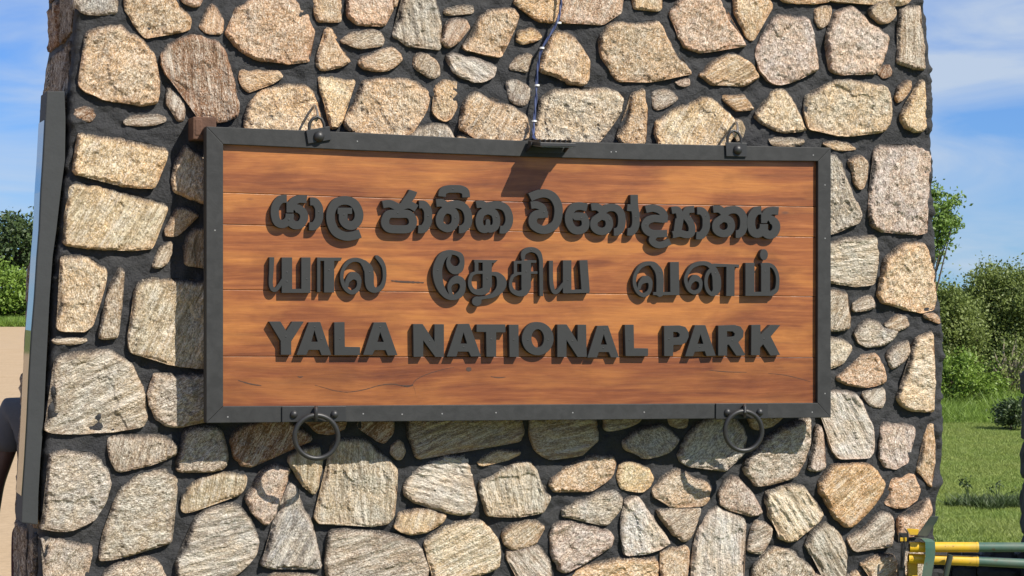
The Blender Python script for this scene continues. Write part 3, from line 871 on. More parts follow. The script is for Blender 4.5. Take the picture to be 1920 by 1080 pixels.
for ln in TILES.strip().splitlines():
    if ln[0] == '@':
        ox, oy = [float(q) for q in ln[1:].split(',')]
        continue
    w_ = ln.split()
    pts = np.array([[float(c) for c in q.split(',')] for q in w_[2:]])
    px, py = ox + pts[:, 0] / 4, oy + pts[:, 1] / 4
    s_, z_ = px2wall(px, py, DS)
    size = math.sqrt((s_.max() - s_.min()) * (z_.max() - z_.min()))
    hh = 0.0195 + min(0.013, size * 0.06) + random.uniform(-0.004, 0.006)
    stone(list(zip(s_, z_)), front3, w_[0], float(w_[1]), hh, pillar)

# stones above and below what the photograph shows, so that the pillar is whole
def filler_rows(z0, z1, seed, tints, big=1.0):
    rr = random.Random(seed)
    z = z0
    while z < z1 - 0.08:
        hgt = min(rr.uniform(0.17, 0.26) * big, z1 - z)
        s = float(fL(z)) + 0.05
        end = float(fR(z)) - 0.05
        while s < end - 0.1:
            wd = min(rr.uniform(0.16, 0.36) * big, end - s)
            a, b = s + 0.015, s + wd - 0.015
            c, d = z + 0.015, z + hgt - 0.015
            q = lambda: rr.uniform(-0.022, 0.022)
            mid = (a + b) / 2
            stone([(a + q(), c + q()), (mid + q(), c + q() * .6), (b + q(), c + q()), (b + q(), (c + d) / 2 + q()), (b + q(), d + q()), (mid + q(), d + q() * .6), (a + q(), d + q()), (a + q(), (c + d) / 2 + q())],
                  front3, rr.choice(tints), rr.uniform(0, 180), 0.03, pillar, spacing=0.02)
            s += wd
        z += hgt
filler_rows(0.03, 0.80, 5, 'GMTKC', 1.35)
filler_rows(2.80, Z_TOP - 0.02, 6, 'PTKC', 1.75)

# brown stones of the pillar's left flank, seen edge-on in the shade
def left3(p, q, d):          # p: depth behind the face, q: height
    return (float(fL(q)) + 0.006 - d, p + 0.035, q)
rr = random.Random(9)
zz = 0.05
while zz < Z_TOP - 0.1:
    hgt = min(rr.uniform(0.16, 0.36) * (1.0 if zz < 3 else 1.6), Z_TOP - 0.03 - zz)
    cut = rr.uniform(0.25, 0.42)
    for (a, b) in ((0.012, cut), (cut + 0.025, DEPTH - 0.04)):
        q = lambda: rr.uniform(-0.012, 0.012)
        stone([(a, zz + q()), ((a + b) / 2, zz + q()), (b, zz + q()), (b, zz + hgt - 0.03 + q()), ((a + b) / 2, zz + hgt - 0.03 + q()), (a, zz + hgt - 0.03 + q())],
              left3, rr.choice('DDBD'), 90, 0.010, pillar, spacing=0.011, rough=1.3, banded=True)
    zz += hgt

# ------------------------------------------------------------------ the sign
DF = 0.155                 # front of the frame, metres in front of the mortar face
DW = DF - 0.018            # face of the boards
DB = DW - 0.022            # back of the boards
sb = wpt(960, 790, DF)
sign = root('park_sign', (sb[0], sb[1], sb[2]), 'varnished wooden sign board with dark raised letters in a grey timber frame', 'sign')

def plank(top, bot, dd):
    """top and bottom edges as pixel polylines (left to right)"""
    fr = [wpt(x, y, DW + dd) for x, y in top] + [wpt(x, y, DW + dd) for x, y in reversed(bot)]
    s = [(a[0], -DB, a[2]) for a in fr]
    MB().prism(fr, s).build('plank', M_WOOD, sign, bevel=0.0015)
def sh(line, dy): return [(x, y + dy) for x, y in line]
l0 = [(404, 252), (680, 266), (960, 280), (1200, 286), (1546, 290)]
l1 = [(404, 360.5), (680, 370), (1000, 379), (1546, 388)]
l2 = [(404, 420), (1000, 434), (1546, 445)]
l3 = [(404, 543), (1000, 549), (1546, 556)]
l4 = [(404, 668), (1000, 669), (1546, 670)]
l5 = [(404, 777), (1546, 769)]
g_ = 0.45
plank(sh(l0, 0), sh(l1, -g_), 0.0)
plank(sh(l1, g_), sh(l2, -g_), 0.0008)
plank(sh(l2, g_), sh(l3, -g_), 0.0)
plank(sh(l3, g_), sh(l4, -g_), -0.0006)
plank(sh(l4, g_), sh(l5, 0), 0.0007)

# dark resin-filled cracks and knots in the boards
M_CRACK = simple_mat('crack_resin', (0.055, 0.026, 0.016), 0.6, 0.3, 200)
def crack(pts, w):
    P_ = [Vector(wpt(x, y, DW + 0.0012)) for x, y in pts]
    P_ = smooth_path(P_, 5)
    m = MB(); n = len(P_)
    v = []
    for i, q in enumerate(P_):
        ww = w * 0.0009 * (0.35 + 0.65 * math.sin(math.pi * (i + 0.5) / n)) * (0.6 + 0.8 * abs(math.sin(i * 1.7)))
        v += [q + Vector((0, 0, ww)), q - Vector((0, 0, ww))]
    m.mesh(v, [(2 * i, 2 * i + 1, 2 * i + 3, 2 * i + 2) for i in range(n - 1)])
    m.build('wood_crack', M_CRACK, sign)
def smooth_path(P, sub=6):
    out = []
    n = len(P)
    for i in range(n - 1):
        p0, p1, p2, p3 = P[max(0, i - 1)], P[i], P[i + 1], P[min(n - 1, i + 2)]
        for k in range(sub):
            t = k / sub
            out.append(0.5 * ((2 * p1) + (p2 - p0) * t + (2 * p0 - 5 * p1 + 4 * p2 - p3) * t * t + (3 * p1 - p0 - 3 * p2 + p3) * t ** 3))
    out.append(P[-1])
    return out
crack([(590, 722), (612, 728), (630, 733), (655, 735), (685, 730), (710, 723), (735, 720), (758, 724), (772, 722), (779, 713), (795, 704), (815, 697), (838, 691), (852, 689)], 1.3)
crack([(775, 724), (778, 732), (780, 742)], 0.8)
crack([(752, 723), (764, 724), (775, 722)], 3.0)
crack([(874, 692), (879, 692.5), (884, 692)], 7.0)
crack([(920, 706), (934, 708), (948, 707)], 1.5)
crack([(446, 713), (470, 720), (490, 723)], 2.0)
crack([(733, 526), (752, 528), (775, 529), (795, 530)], 3.0)
crack([(558, 706), (563, 707), (568, 706)], 2.0)
crack([(1440, 700), (1470, 703), (1500, 710), (1520, 716)], 0.9)
crack([(1330, 694), (1360, 697), (1400, 698)], 1.2)

def bar(poly):
    fr = [wpt(x, y, DF) for x, y in poly]
    bk = [(a[0], -(DF - 0.052), a[2]) for a in fr]
    MB().prism(fr, bk).build('frame_bar', M_FRAME, sign, bevel=0.0018)
O = {'tl': (387, 237), 'tr': (1558, 277), 'br': (1558, 783), 'bl': (387, 793)}
I = {'tl': (418.5, 270), 'tr': (1534, 302), 'br': (1533, 755.5), 'bl': (418.5, 762)}
e_ = 0.35
bar([O['tl'], (680, 249), (960, 263), (1200, 269), (1558, 277), (1534, 302), (1200, 299.5), (1000, 294), (680, 282), (418.5, 270)])
bar([(1558, 277 + e_), O['br'], I['br'], (1534, 302 + e_)])
bar([(1558, 783 + e_ * 0), (387, 793), (418.5, 762), (1533, 755.5)][::1])
bar([(387, 793 - e_), (387, 237 + e_), (418.5, 270 + e_), (418.5, 762 - e_)])

# pale nail filler spots on the frame
spot = None
for (x, y, r) in [(670, 265, 2.2), (1146, 285, 2.5), (1155, 284.5, 2.5), (1525, 291, 2.5), (1547, 347, 2), (1547, 447, 1.6), (403, 432, 2), (427, 782, 2), (681, 776, 2.2), (754, 777, 1.6), (829, 776, 1.6), (930, 774, 3), (1074, 774, 1.5), (1208, 773, 1.6), (1523, 773, 2), (1547, 738, 2)]:
    c = wpt(x, y, DF + 0.0004)
    if spot is None:
        spot = MB().dome(c, (0, -1, 0), 0.0027, 0.0008, 8, 2).build('nail_filler', M_PUTTY, sign)
    else:
        o = spot.copy(); COL.objects.link(o); o.location = Vector(c) - CEN[sign]
        CEN[o] = Vector(c)
    (spot if o is None else o) if False else None

# ---- letters
class Glyph:
    """a flat letter: union of strokes and polygons, minus holes, all in photo pixels"""
    def __init__(self, tx, ty, k=6.0):
        self.t = (tx, ty, k); self.st = []; self.pl = []; self.ho = []
        self.f = lambda x, y: (x, y)
    def m(self, x, y):
        x, y = self.f(x, y)
        return self.t[0] + x / self.t[2], self.t[1] + y / self.t[2]
    def stroke(self, s, w=None, butt='', closed=False, smooth=True, sub=6):
        q = []
        for tok in s.split():
            a = [float(c) for c in tok.split(',')]
            x, y = self.m(a[0], a[1])
            q.append((x, y, (a[2] * 0.97 if len(a) > 2 else w * 0.93) / 2 / self.t[2]))
        q = np.array(q)
        if smooth and len(q) > 2:
            out = []
            n = len(q)
            rng = range(n) if closed else range(n - 1)
            for i in rng:
                p0 = q[(i - 1) % n] if (closed or i > 0) else q[i]
                p1, p2 = q[i], q[(i + 1) % n]
                p3 = q[(i + 2) % n] if (closed or i < n - 2) else p2
                for k in range(sub):
                    t = k / sub
                    out.append(0.5 * ((2 * p1) + (p2 - p0) * t + (2 * p0 - 5 * p1 + 4 * p2 - p3) * t * t + (3 * p1 - p0 - 3 * p2 + p3) * t ** 3))
            if not closed: out.append(q[-1])
            q = np.array(out)
        if closed: q = np.vstack([q, q[:1]])
        self.st.append((q, butt))
        return self
    def box(self, x0, x1, y0, y1):
        return self.poly('%g,%g %g,%g %g,%g %g,%g' % (x0, y0, x1, y0, x1, y1, x0, y1))
    def poly(self, s, hole=False):
        q = np.array([self.m(*[float(c) for c in t.split(',')]) for t in s.split()])
        (self.ho if hole else self.pl).append(q)
        return self
    def ell(self, cx, cy, rx, ry, hole=False):
        a = np.linspace(0, 2 * math.pi, 40, endpoint=False)
        q = np.array([self.m(cx + rx * math.cos(t), cy + ry * math.sin(t)) for t in a])
        (self.ho if hole else self.pl).append(q)
        return self
    def sdf(self, P):
        D = np.full(len(P), 1e3)
        for q, butt in self.st:
            a, b = q[:-1], q[1:]
            d = b[:, :2] - a[:, :2]
            L2 = (d * d).sum(1) + 1e-12
            Dq = np.full(len(P), 1e3)
            for i in range(len(a)):
                t = ((P - a[i, :2]) * d[i]).sum(1) / L2[i]
                tc = np.clip(t, 0, 1)
                w = a[i, 2] + (b[i, 2] - a[i, 2]) * tc
                dist = np.hypot(P[:, 0] - a[i, 0] - d[i, 0] * tc, P[:, 1] - a[i, 1] - d[i, 1] * tc) - w
                Dq = np.minimum(Dq, dist)
            for fl_, e0, e1 in (('s', q[0], q[min(3, len(q) - 1)]), ('e', q[-1], q[max(0, len(q) - 4)])):
                if fl_ in butt:
                    ax = (e0 - e1)[:2]; ax = ax / (np.hypot(*ax) + 1e-9)
                    over = ((P - e0[:2]) * ax).sum(1)
                    near = np.hypot(P[:, 0] - e0[0], P[:, 1] - e0[1]) < e0[2] * 1.6
                    Dq = np.where(near, np.maximum(Dq, over), Dq)
            D = np.minimum(D, Dq)
        for q in self.pl:
            e = edist(P, q); D = np.minimum(D, np.where(inside(P, q), -e, e))
        for q in self.ho:
            e = edist(P, q); D = np.maximum(D, np.where(inside(P, q), e, -e))
        return D
    def contours(self, step=0.55):
        pts = np.vstack([q[:, :2] for q, _ in self.st] + self.pl)
        wm = max([q[:, 2].max() for q, _ in self.st] + [0]) + 2
        lo = pts.min(0) - wm; hi = pts.max(0) + wm
        xs = np.arange(lo[0], hi[0], step); ys = np.arange(lo[1], hi[1], step)
        X, Y = np.meshgrid(xs, ys)
        F = self.sdf(np.stack([X.ravel(), Y.ravel()], 1)).reshape(X.shape)
        F = np.where(np.abs(F) < 1e-6, 1e-6, F)
        S = F < 0
        code = S[:-1, :-1] * 1 + S[:-1, 1:] * 2 + S[1:, 1:] * 4 + S[1:, :-1] * 8
        segs = {}
        TBL = {1: [(3, 0)], 2: [(0, 1)], 3: [(3, 1)], 4: [(1, 2)], 5: [(3, 0), (1, 2)], 6: [(0, 2)], 7: [(3, 2)], 8: [(2, 3)], 9: [(2, 0)], 10: [(0, 1), (2, 3)], 11: [(2, 1)], 12: [(1, 3)], 13: [(1, 0)], 14: [(0, 3)]}
        pos = {}
        def pt(j, i, e):
            if e == 0: k = ('h', j, i); a, b = F[j, i], F[j, i + 1]; p = (xs[i] + step * a / (a - b), ys[j])
            elif e == 2: k = ('h', j + 1, i); a, b = F[j + 1, i], F[j + 1, i + 1]; p = (xs[i] + step * a / (a - b), ys[j + 1])
            elif e == 3: k = ('v', j, i); a, b = F[j, i], F[j + 1, i]; p = (xs[i], ys[j] + step * a / (a - b))
            else: k = ('v', j, i + 1); a, b = F[j, i + 1], F[j + 1, i + 1]; p = (xs[i + 1], ys[j] + step * a / (a - b))
            pos[k] = p
            return k
        for j, i in zip(*np.where((code > 0) & (code < 15))):
            for a, b in TBL[int(code[j, i])]:
                segs[pt(j, i, a)] = pt(j, i, b)
        loops = []
        while segs:
            k0, k = segs.popitem()
            lp = [pos[k0]]
            while k != k0 and k in segs:
                lp.append(pos[k]); k = segs.pop(k)
            if k != k0: lp.append(pos[k])
            if len(lp) > 6: loops.append(simplify(np.array(lp), 0.10))
        return loops

def simplify(p, tol):
    """closed Ramer-Douglas-Peucker"""
    n = len(p)
    far = int(np.hypot(*(p - p[0]).T).argmax())
    keep = {0, far}
    def rdp(i, j):
        if j - i < 2: return
        a, b = p[i], p[j % n]
        q = p[i + 1:j]
        d = b - a; L = math.hypot(*d) + 1e-9
        e = np.abs((q[:, 0] - a[0]) * d[1] - (q[:, 1] - a[1]) * d[0]) / L
        k = int(e.argmax())
        if e[k] > tol:
            keep.add(i + 1 + k); rdp(i, i + 1 + k); rdp(i + 1 + k, j)
    rdp(0, far); rdp(far, n)
    return p[sorted(keep)]

LETTERS = []
def letter(g, label, dd=0.0, screws=''):
    loops = g.contours()
    DL = DF + 0.004 + dd
    th = (DL - DW - 0.0002)
    cu = bpy.data.curves.new('letter', 'CURVE')
    cu.dimensions = '2D'; cu.fill_mode = 'BOTH'
    bv = 0.0007
    cu.extrude = th / 2 - bv; cu.bevel_depth = bv; cu.bevel_resolution = 0
    allp = []
    L3 = []
    for lp in loops:
        s, z = px2wall(lp[:, 0], lp[:, 1], DL)
        L3.append(np.stack([s, z], 1)); allp.append(L3[-1])
    A = np.vstack(allp); c = (A.min(0) + A.max(0)) / 2
    for q in L3:
        sp = cu.splines.new('POLY'); sp.points.add(len(q) - 1)
        co = np.zeros((len(q), 4)); co[:, :2] = q - c; co[:, 3] = 1
        sp.points.foreach_set('co', co.ravel()); sp.use_cyclic_u = True
    tmp = bpy.data.objects.new('tmp', cu)
    me = bpy.data.meshes.new_from_object(tmp)
    bpy.data.objects.remove(tmp); bpy.data.curves.remove(cu)
    n = len(me.vertices)
    co = np.empty(n * 3); me.vertices.foreach_get('co', co); co = co.reshape(-1, 3)
    me.vertices.foreach_set('co', np.stack([co[:, 0], -co[:, 2], co[:, 1]], 1).ravel())
    me.name = 'letter'
    me.materials.clear(); me.materials.append(M_LETTER)
    me.polygons.foreach_set('use_smooth', [False] * len(me.polygons))
    me.update()
    o = bpy.data.objects.new('letter', me)
    COL.objects.link(o)
    _place(o, (c[0], -(DL - th / 2), c[1]), sign, True)
    if label: o['label'] = label
    LETTERS.append(o)
    for tok in screws.split():
        x, y = [float(q) for q in tok.split(',')]
        x, y = g.m(x, y)
        screw(wpt(x, y, DL + 0.0003), o)
    return o
SCREW = [None]
def screw(c, parent):
    if SCREW[0] is None:
        SCREW[0] = MB().dome(c, (0, -1, 0), 0.0034, 0.0009, 8, 2).build('screw', M_SCREW, parent)
    else:
        o = SCREW[0].copy(); COL.objects.link(o)
        o.parent = parent; o.location = Vector(c) - CEN[parent]; CEN[o] = Vector(c)

# first line
def ya(g):
    g.stroke('345,195 280,205 225,270 212,360 235,450 290,482 345,460 378,410 380,368', 95, 'se')
    g.stroke('570,203 480,200 412,240 393,295', 92, 's')
    g.stroke('393,300 470,308 530,350 540,420 500,485 430,492 380,440 380,368', 94, 'e')
    g.poly('345,230 345,350 420,350 420,240')
    return g
letter(ya(Glyph(480, 340)), None, 0.0, '370,430')
def aela(g, dx=0, dy=0, w=94):
    g.f = lambda x, y: (x + dx, y + dy)
    g.stroke('610,226 665,232 705,290 712,360 705,430 660,500 600,506', w, 'se')
    return g
letter(aela(Glyph(480, 340)), None, 0.0008, '705,345')
letter(Glyph(480, 340).stroke('1172,588 1090,614 1000,618 900,570 845,460 845,340 900,245 1000,214 1100,245 1155,340 1152,430 1100,492 1035,492 985,440 982,365', 101, 's').box(920, 1080, 300, 366), None, 0.0, '988,375')
g = Glyph(680, 320).stroke('300,490 400,488 510,490 560,540 560,612 510,656 400,660 300,652 255,602 260,538', 94, '', True)
g.stroke('228,382 310,372 395,412', 88, 's').stroke('605,424 530,385 455,398 400,440', 86, 's').stroke('568,228 548,275 480,370', 98, 's')
letter(g, None, 0.0008, '395,475')
letter(aela(Glyph(680, 320), 26, 154), None, 0.0, '735,510'.replace('735,510', '709,356'))
g = Glyph(680, 320).stroke('950,440 1025,468 1045,545 1022,620 955,652 882,612 866,540 898,470', 88, '', True)
g.stroke('830,365 900,365 960,420', 88, 's').stroke('960,402 1060,378 1150,420 1188,510 1180,600 1130,655 1085,661', 92, 'e')
letter(g, None, 0.0008, '1040,530')
letter(Glyph(680, 320).stroke('893,290 905,235 960,208 1030,205 1100,208 1155,235 1165,300', 90, 'se'), None, 0.0, '1015,205')
g = Glyph(680, 320).stroke('1410,448 1480,480 1506,560 1490,632 1440,658 1410,640', 86).stroke('1410,448 1340,480 1312,560 1330,640 1375,662 1410,640', 86)
g.stroke('1410,572 1410,650', 50).stroke('1280,382 1345,378 1410,430', 86, 's').stroke('1400,402 1520,386 1605,420 1645,500 1645,590 1600,660 1545,664', 90, 'e')
letter(g, None, 0.0, '1505,520')
g = Glyph(960, 330).stroke('205,240 290,205 380,196 465,235 518,330 522,440 490,540 410,598 320,600 245,552 235,482 275,435 340,430', 98, 's')
g.stroke('215,330 280,326 345,362 358,430', 84, 's').poly('290,400 405,400 405,468 300,470')
letter(g, None, 0.0008, '360,405')
g = Glyph(960, 330).stroke('845,355 760,338 690,358 644,430 644,522 690,600 760,614 818,580 828,515 800,462 722,455', 90, 's').poly('722,420 830,420 860,470 722,490')
letter(g, None, 0.0, '780,475')
def na(g, dx=0, dy=0):
    g.f = lambda x, y: (x + dx, y + dy)
    g.stroke('1010,452 1078,478 1096,550 1060,612 990,622 930,582 925,515 960,478', 86, '', True)
    g.stroke('893,350 960,348 1012,390 1015,450', 84, 's')
    g.stroke('1030,385 1090,356 1170,362 1225,420 1238,510 1222,590 1185,626 1148,630', 88, 'e')
    return g
letter(na(Glyph(960, 330)), None, 0.0008, '1095,490')
letter(Glyph(960, 330).stroke('1375,213 1378,330 1395,450 1390,560 1350,624 1300,628', 88, 'se').stroke('1298,355 1370,362', 78, 's'), None, 0.0, '1393,465')
g = Glyph(960, 330).stroke('1507,376 1590,362 1670,388 1710,440 1690,482 1600,478 1530,502 1496,555 1520,615 1590,648 1745,648', 86, 'se')
g.poly('1700,430 1755,440 1750,520 1690,528').stroke('1610,660 1575,722 1620,768 1690,775 1778,738', 76, 'e')
letter(g, None, 0.0008, '1505,545')
g = Glyph(1160, 340).stroke('598,328 665,325 692,400 678,500 660,590', 82, 's').stroke('850,314 775,326 756,385 800,450 826,520 815,588 760,602 690,586 612,602', 80, 'se').poly('640,420 610,640 690,610 700,420')
letter(g, None, 0.0, '790,440')
letter(aela(Glyph(1160, 340), 275, 105, 88), None, 0.0008, '705,280')
letter(na(Glyph(1160, 340), 172, -35), None, 0.0, '1080,500')
g = Glyph(1160, 340); g.f = lambda x, y: (1450 + (x - 165) * 0.86, 285 + (y - 150) * 0.92)
letter(ya(g), None, 0.0008)

# second line
def ya_tamil(g):
    g.stroke('178,256,54 174,400,48 166,540,44 182,606,44 216,622,44 252,590,42 300,515,40', None, 's')
    return g.box(292, 405, 258, 655).box(300, 612, 612, 655).box(512, 612, 258, 655)
letter(ya_tamil(Glyph(480, 440)), None, 0.0, '348,425 348,528 570,500')
letter(Glyph(480, 440).box(690, 722, 258, 645).poly('690,260 965,260 950,294 690,294').box(768, 878, 260, 650), None, 0.0008, '820,400')
g = Glyph(480, 440).stroke('1250,380,85 1205,310,55 1120,282,44 1040,312,40 982,390,38 966,490,38 1000,592,44 1070,650,44 1135,622,50 1160,560,44 1150,492,62 1090,462,86 1032,520,50 1022,580,34', None)
g.stroke('1215,320,70 1262,380,98 1275,450,104 1276,530,100 1292,596,86 1350,626,54 1415,585,50 1446,490,40 1440,370,44 1402,292,52 1362,252,40', None)
letter(g, None, 0.0, '1278,420')
g = Glyph(780, 440).stroke('440,205,46 370,202,56 292,258,90 246,370,104 246,480,104 280,600,86 350,692,60 430,708,56 500,664,72 528,590,64 512,525,78 455,506,86 395,545,56 376,605,42 402,690,40', None)
g.stroke('440,205,46 500,235,56 520,310,52 490,385,80 430,400,90 382,360,66 364,300,42 385,232,34', None)
letter(g, None, 0.0008, '245,400')
g = Glyph(780, 440).box(662, 700, 285, 425).poly('655,284 917,288 885,318 655,312').box(752, 852, 300, 590).box(660, 760, 410, 440)
g.stroke('690,425,28 630,450,36 606,520,38 616,590,44 660,640,54 730,645,72 785,620,84 800,560,96', None)
g.stroke('840,438,36 920,452,56 965,530,108 945,612,92 870,682,52 785,706,32 720,716,36', None).ell(684, 752, 52, 50).ell(690, 722, 40, 24)
letter(g, None, 0.0, '800,495')
g = Glyph(780, 440).box(1103, 1135, 298, 445).box(1103, 1200, 298, 326).box(1280, 1352, 291, 316).box(1188, 1292, 290, 600).box(1103, 1200, 424, 450).box(1280, 1365, 415, 440)
g.stroke('1150,437,28 1090,470,34 1064,545,34 1082,622,46 1150,662,56 1215,650,78 1242,590,98', None)
letter(g, None, 0.0008, '1240,415')
letter(Glyph(780, 440).stroke('1206,268,40 1214,205,54 1290,168,56 1370,195,56 1404,275,44 1408,400,40 1411,690,38', None, 'e'), None, 0.0, '1295,172')
g = Glyph(960, 440).stroke('440,294,42 440,450,42 446,560,44 470,638,44 512,640,40 580,555,36', None, 's').box(575, 668, 290, 655).poly('760,290 848,288 874,640 785,640').poly('580,622 870,618 868,655 580,660')
letter(g, None, 0.0008, '628,508')
g = Glyph(1160, 440).stroke('445,400,80 400,335,52 320,326,44 240,368,40 186,460,38 180,560,38 216,642,40 280,682,44 336,650,44 358,590,40 352,525,54 305,503,80 248,545,46 230,605,32', None)
g.stroke('390,340,60 445,400,84 466,490,84 464,660,80', None).box(390, 682, 648, 680).poly('580,310 676,308 682,672 584,676')
letter(g, None, 0.0, '462,420')
g = Glyph(1160, 440).stroke('1085,440,80 1060,380,64 1000,330,50 920,324,44 830,360,40 772,440,38 756,520,38 790,612,40 850,652,42 905,628,40 926,570,34 912,515,48 858,488,72 808,540,44 795,600,28', None)
g.stroke('1060,375,40 1002,440,38 982,530,36 1000,620,40 1048,668,44 1098,632,80 1106,560,96 1100,480,92 1075,400,72', None).poly('1040,340 1085,326 1356,338 1350,372 1300,360 1060,362').poly('1215,345 1305,345 1302,690 1212,690')
letter(g, None, 0.0008, '1090,435')
g = Glyph(1160, 440).box(1428, 1528, 318, 688).box(1428, 1740, 646, 688).box(1605, 1702, 330, 680).stroke('1620,340,40 1690,338,40 1748,372,40 1784,450,38 1790,540,38 1774,622,44 1720,664,46', None)
letter(g, None, 0.0, '1650,415')
letter(Glyph(1160, 440).ell(1635, 225, 43, 60), None, 0.0008)

# third line
def poly_letter(tx, ty, outer, hole=None, dd=0.0, screws=''):
    g = Glyph(tx, ty).poly(outer)
    if hole: g.poly(hole, True)
    letter(g, None, dd, screws)
poly_letter(480, 560, '150,260 275,260 340,365 408,260 535,260 395,480 395,630 282,630 280,475', None, 0.0, '335,428')
poly_letter(480, 560, '595,268 722,265 845,635 740,635 715,575 590,575 565,632 458,632', '658,350 620,488 697,488', 0.0008, '660,320 735,455')
poly_letter(480, 560, '882,268 995,266 998,545 1170,548 1168,635 885,635', None, 0.0, '943,452')
poly_letter(480, 560, '1328,270 1460,268 1590,635 1485,638 1460,578 1335,578 1308,632 1208,632', '1397,370 1362,490 1440,490', 0.0008, '1397,322')
poly_letter(760, 560, '90,288 195,288 330,490 330,290 433,290 433,655 340,655 200,465 200,652 95,655', None, 0.0, '272,475')
poly_letter(760, 560, '592,288 718,285 850,648 740,650 715,595 590,595 575,650 470,650', '655,375 618,510 697,508', 0.0008, '655,545')
poly_letter(760, 560, '805,292 1125,292 1125,378 1022,378 1020,652 915,652 910,375 803,372', None, 0.0, '965,457')
poly_letter(760, 560, '1168,295 1272,295 1275,655 1175,655', None, 0.0008, '1218,463')
letter(Glyph(760, 560).ell(1490, 450, 177, 186).ell(1490, 448, 72, 106, True), None, 0.0, '1378,465 1607,462')
poly_letter(1000, 560, '272,293 375,292 500,490 500,295 593,295 600,655 500,655 372,460 372,655 272,655', None, 0.0008, '440,478')
poly_letter(1000, 560, '722,308 840,305 962,660 875,660 850,600 735,600 715,660 610,662', '793,395 757,520 830,520', 0.0, '798,348 786,556')
poly_letter(1000, 560, '1030,296 1128,295 1132,560 1290,562 1290,635 1285,645 1040,645', None, 0.0008, '1078,463')
poly_letter(1180, 560, '392,308 570,303 630,320 665,375 667,430 640,490 590,518 495,520 490,645 395,645', '493,372 545,375 570,400 565,430 540,440 493,440', 0.0, '445,455')
poly_letter(1180, 560, '740,300 855,300 970,640 870,645 850,590 735,598 715,648 630,648', '802,395 765,512 835,512', 0.0008, '793,543')
poly_letter(1180, 560, '1002,305 1190,298 1250,315 1285,365 1280,430 1225,490 1300,625 1290,640 1205,640 1120,515 1100,520 1098,640 1002,640', '1098,365 1165,367 1190,395 1180,425 1150,432 1098,432', 0.0, '1160,470')
poly_letter(1180, 560, '1375,298 1475,295 1475,410 1585,298 1697,298 1590,425 1695,630 1590,640 1505,510 1470,550 1468,635 1372,635', None, 0.0008, '1515,452')

# ---- ironwork of the sign
OUT = Vector((0, -1, 0))
def plate(poly, d0, d1, parent, name, mat=M_IRON, bevel=0.0012):
    fr = [wpt(x, y, d1) for x, y in poly]
    bk = [(a[0], -d0, a[2]) for a in fr]
    return MB().prism(fr, bk).build(name, mat, parent, bevel=bevel)
def bolt(x, y, rpx, d, parent):
    c = wpt(x, y, d)
    r = rpx * 0.0018
    return MB().dome(c, OUT, r, r * 0.85, 18, 6).build('bolt', M_IRON, parent, smooth=True)
def hanger(poly, bx, by, br, loop, hook):
    pl = plate(poly, DF + 0.0003, DF + 0.008, sign, 'hanger_plate')
    bolt(bx, by, br, DF + 0.008, pl)
    pts = [wpt(x, y, DF + 0.004) for x, y in loop]
    MB().tube(pts, 0.0052, 10).build('shackle', M_IRON, pl, smooth=True)
    # the hook that comes out of the wall and carries the shackle
    hk = [wpt(x, y, d) for x, y, d in hook]
    h = MB().tube(hk, 0.0042, 10).build('wall_hook', M_STEEL, None, smooth=True)
    return h
h1 = hanger([(574, 244), (618, 236.5), (621, 262), (578, 269.5)], 598, 256, 10, [(580, 243), (580, 232), (586, 223), (595, 219), (603, 223), (607, 232), (608, 241)],
            [(586, 204, 0.01), (589, 197, 0.05), (592, 200, 0.09), (595, 210, 0.125), (596, 220, 0.145), (593, 226, 0.137), (588, 222, 0.12)])
tag(h1, 'bent steel hook in the wall at the shackle above the first letters', 'hook', None)
h2 = hanger([(1361, 267), (1400.5, 268), (1400.5, 294), (1362, 293)], 1383, 281, 9.3, [(1364, 268), (1364, 258), (1369, 248), (1376, 245), (1384, 249), (1389, 258), (1389, 268)],
            [(1378, 236, 0.01), (1379, 229, 0.05), (1381, 230, 0.09), (1383, 240, 0.125), (1382, 249, 0.145), (1378, 256, 0.137), (1375, 250, 0.12)])
tag(h2, 'bent steel hook in the wall at the shackle over the square cornered plate', 'hook', None)
h1['label'] = 'bent steel hook holding the shackle of the tilted hanger plate'
h2['label'] = 'bent steel hook holding the shackle of the level hanger plate'

def ring_set(poly, bolts, eye, cx, cy, rx, ry):
    pl = plate(poly, DF + 0.0003, DF + 0.006, sign, 'ring_plate')
    for x, y in bolts: bolt(x, y, 7.2, DF + 0.006, pl)
    ex, e0, e1 = eye
    pts = [wpt(ex, e0, DF + 0.006), wpt(ex, e0 - 2, DF + 0.016), wpt(ex, e0 + 2, DF + 0.030), wpt(ex, (e0 + e1) / 2 + 2, DF + 0.034), wpt(ex, e1 - 1, DF + 0.026), wpt(ex, e1, DF + 0.006)]
    MB().tube(pts, 0.0062, 10).build('eye', M_IRON, pl, smooth=True)
    rp = []
    for k in range(48):
        a = 2 * math.pi * k / 48
        rp.append(wpt(cx + rx * math.cos(a), cy + ry * math.sin(a), DF + 0.020 - 0.006 * math.sin(a)))
    MB().tube(rp, 0.0082, 12, closed=True).build('ring', M_IRON, sign, smooth=True)
ring_set([(529, 762), (649, 761.5), (649, 790), (529, 791.5)], [(551, 777), (627, 777)], (592.5, 766, 787), 593, 819, 40.5, 40.5)
ring_set([(1342.5, 756.5), (1440, 756), (1440, 784.5), (1342.5, 785.5)], [(1364, 773), (1424.5, 773)], (1396.5, 762, 780), 1394, 808, 34.5, 37)

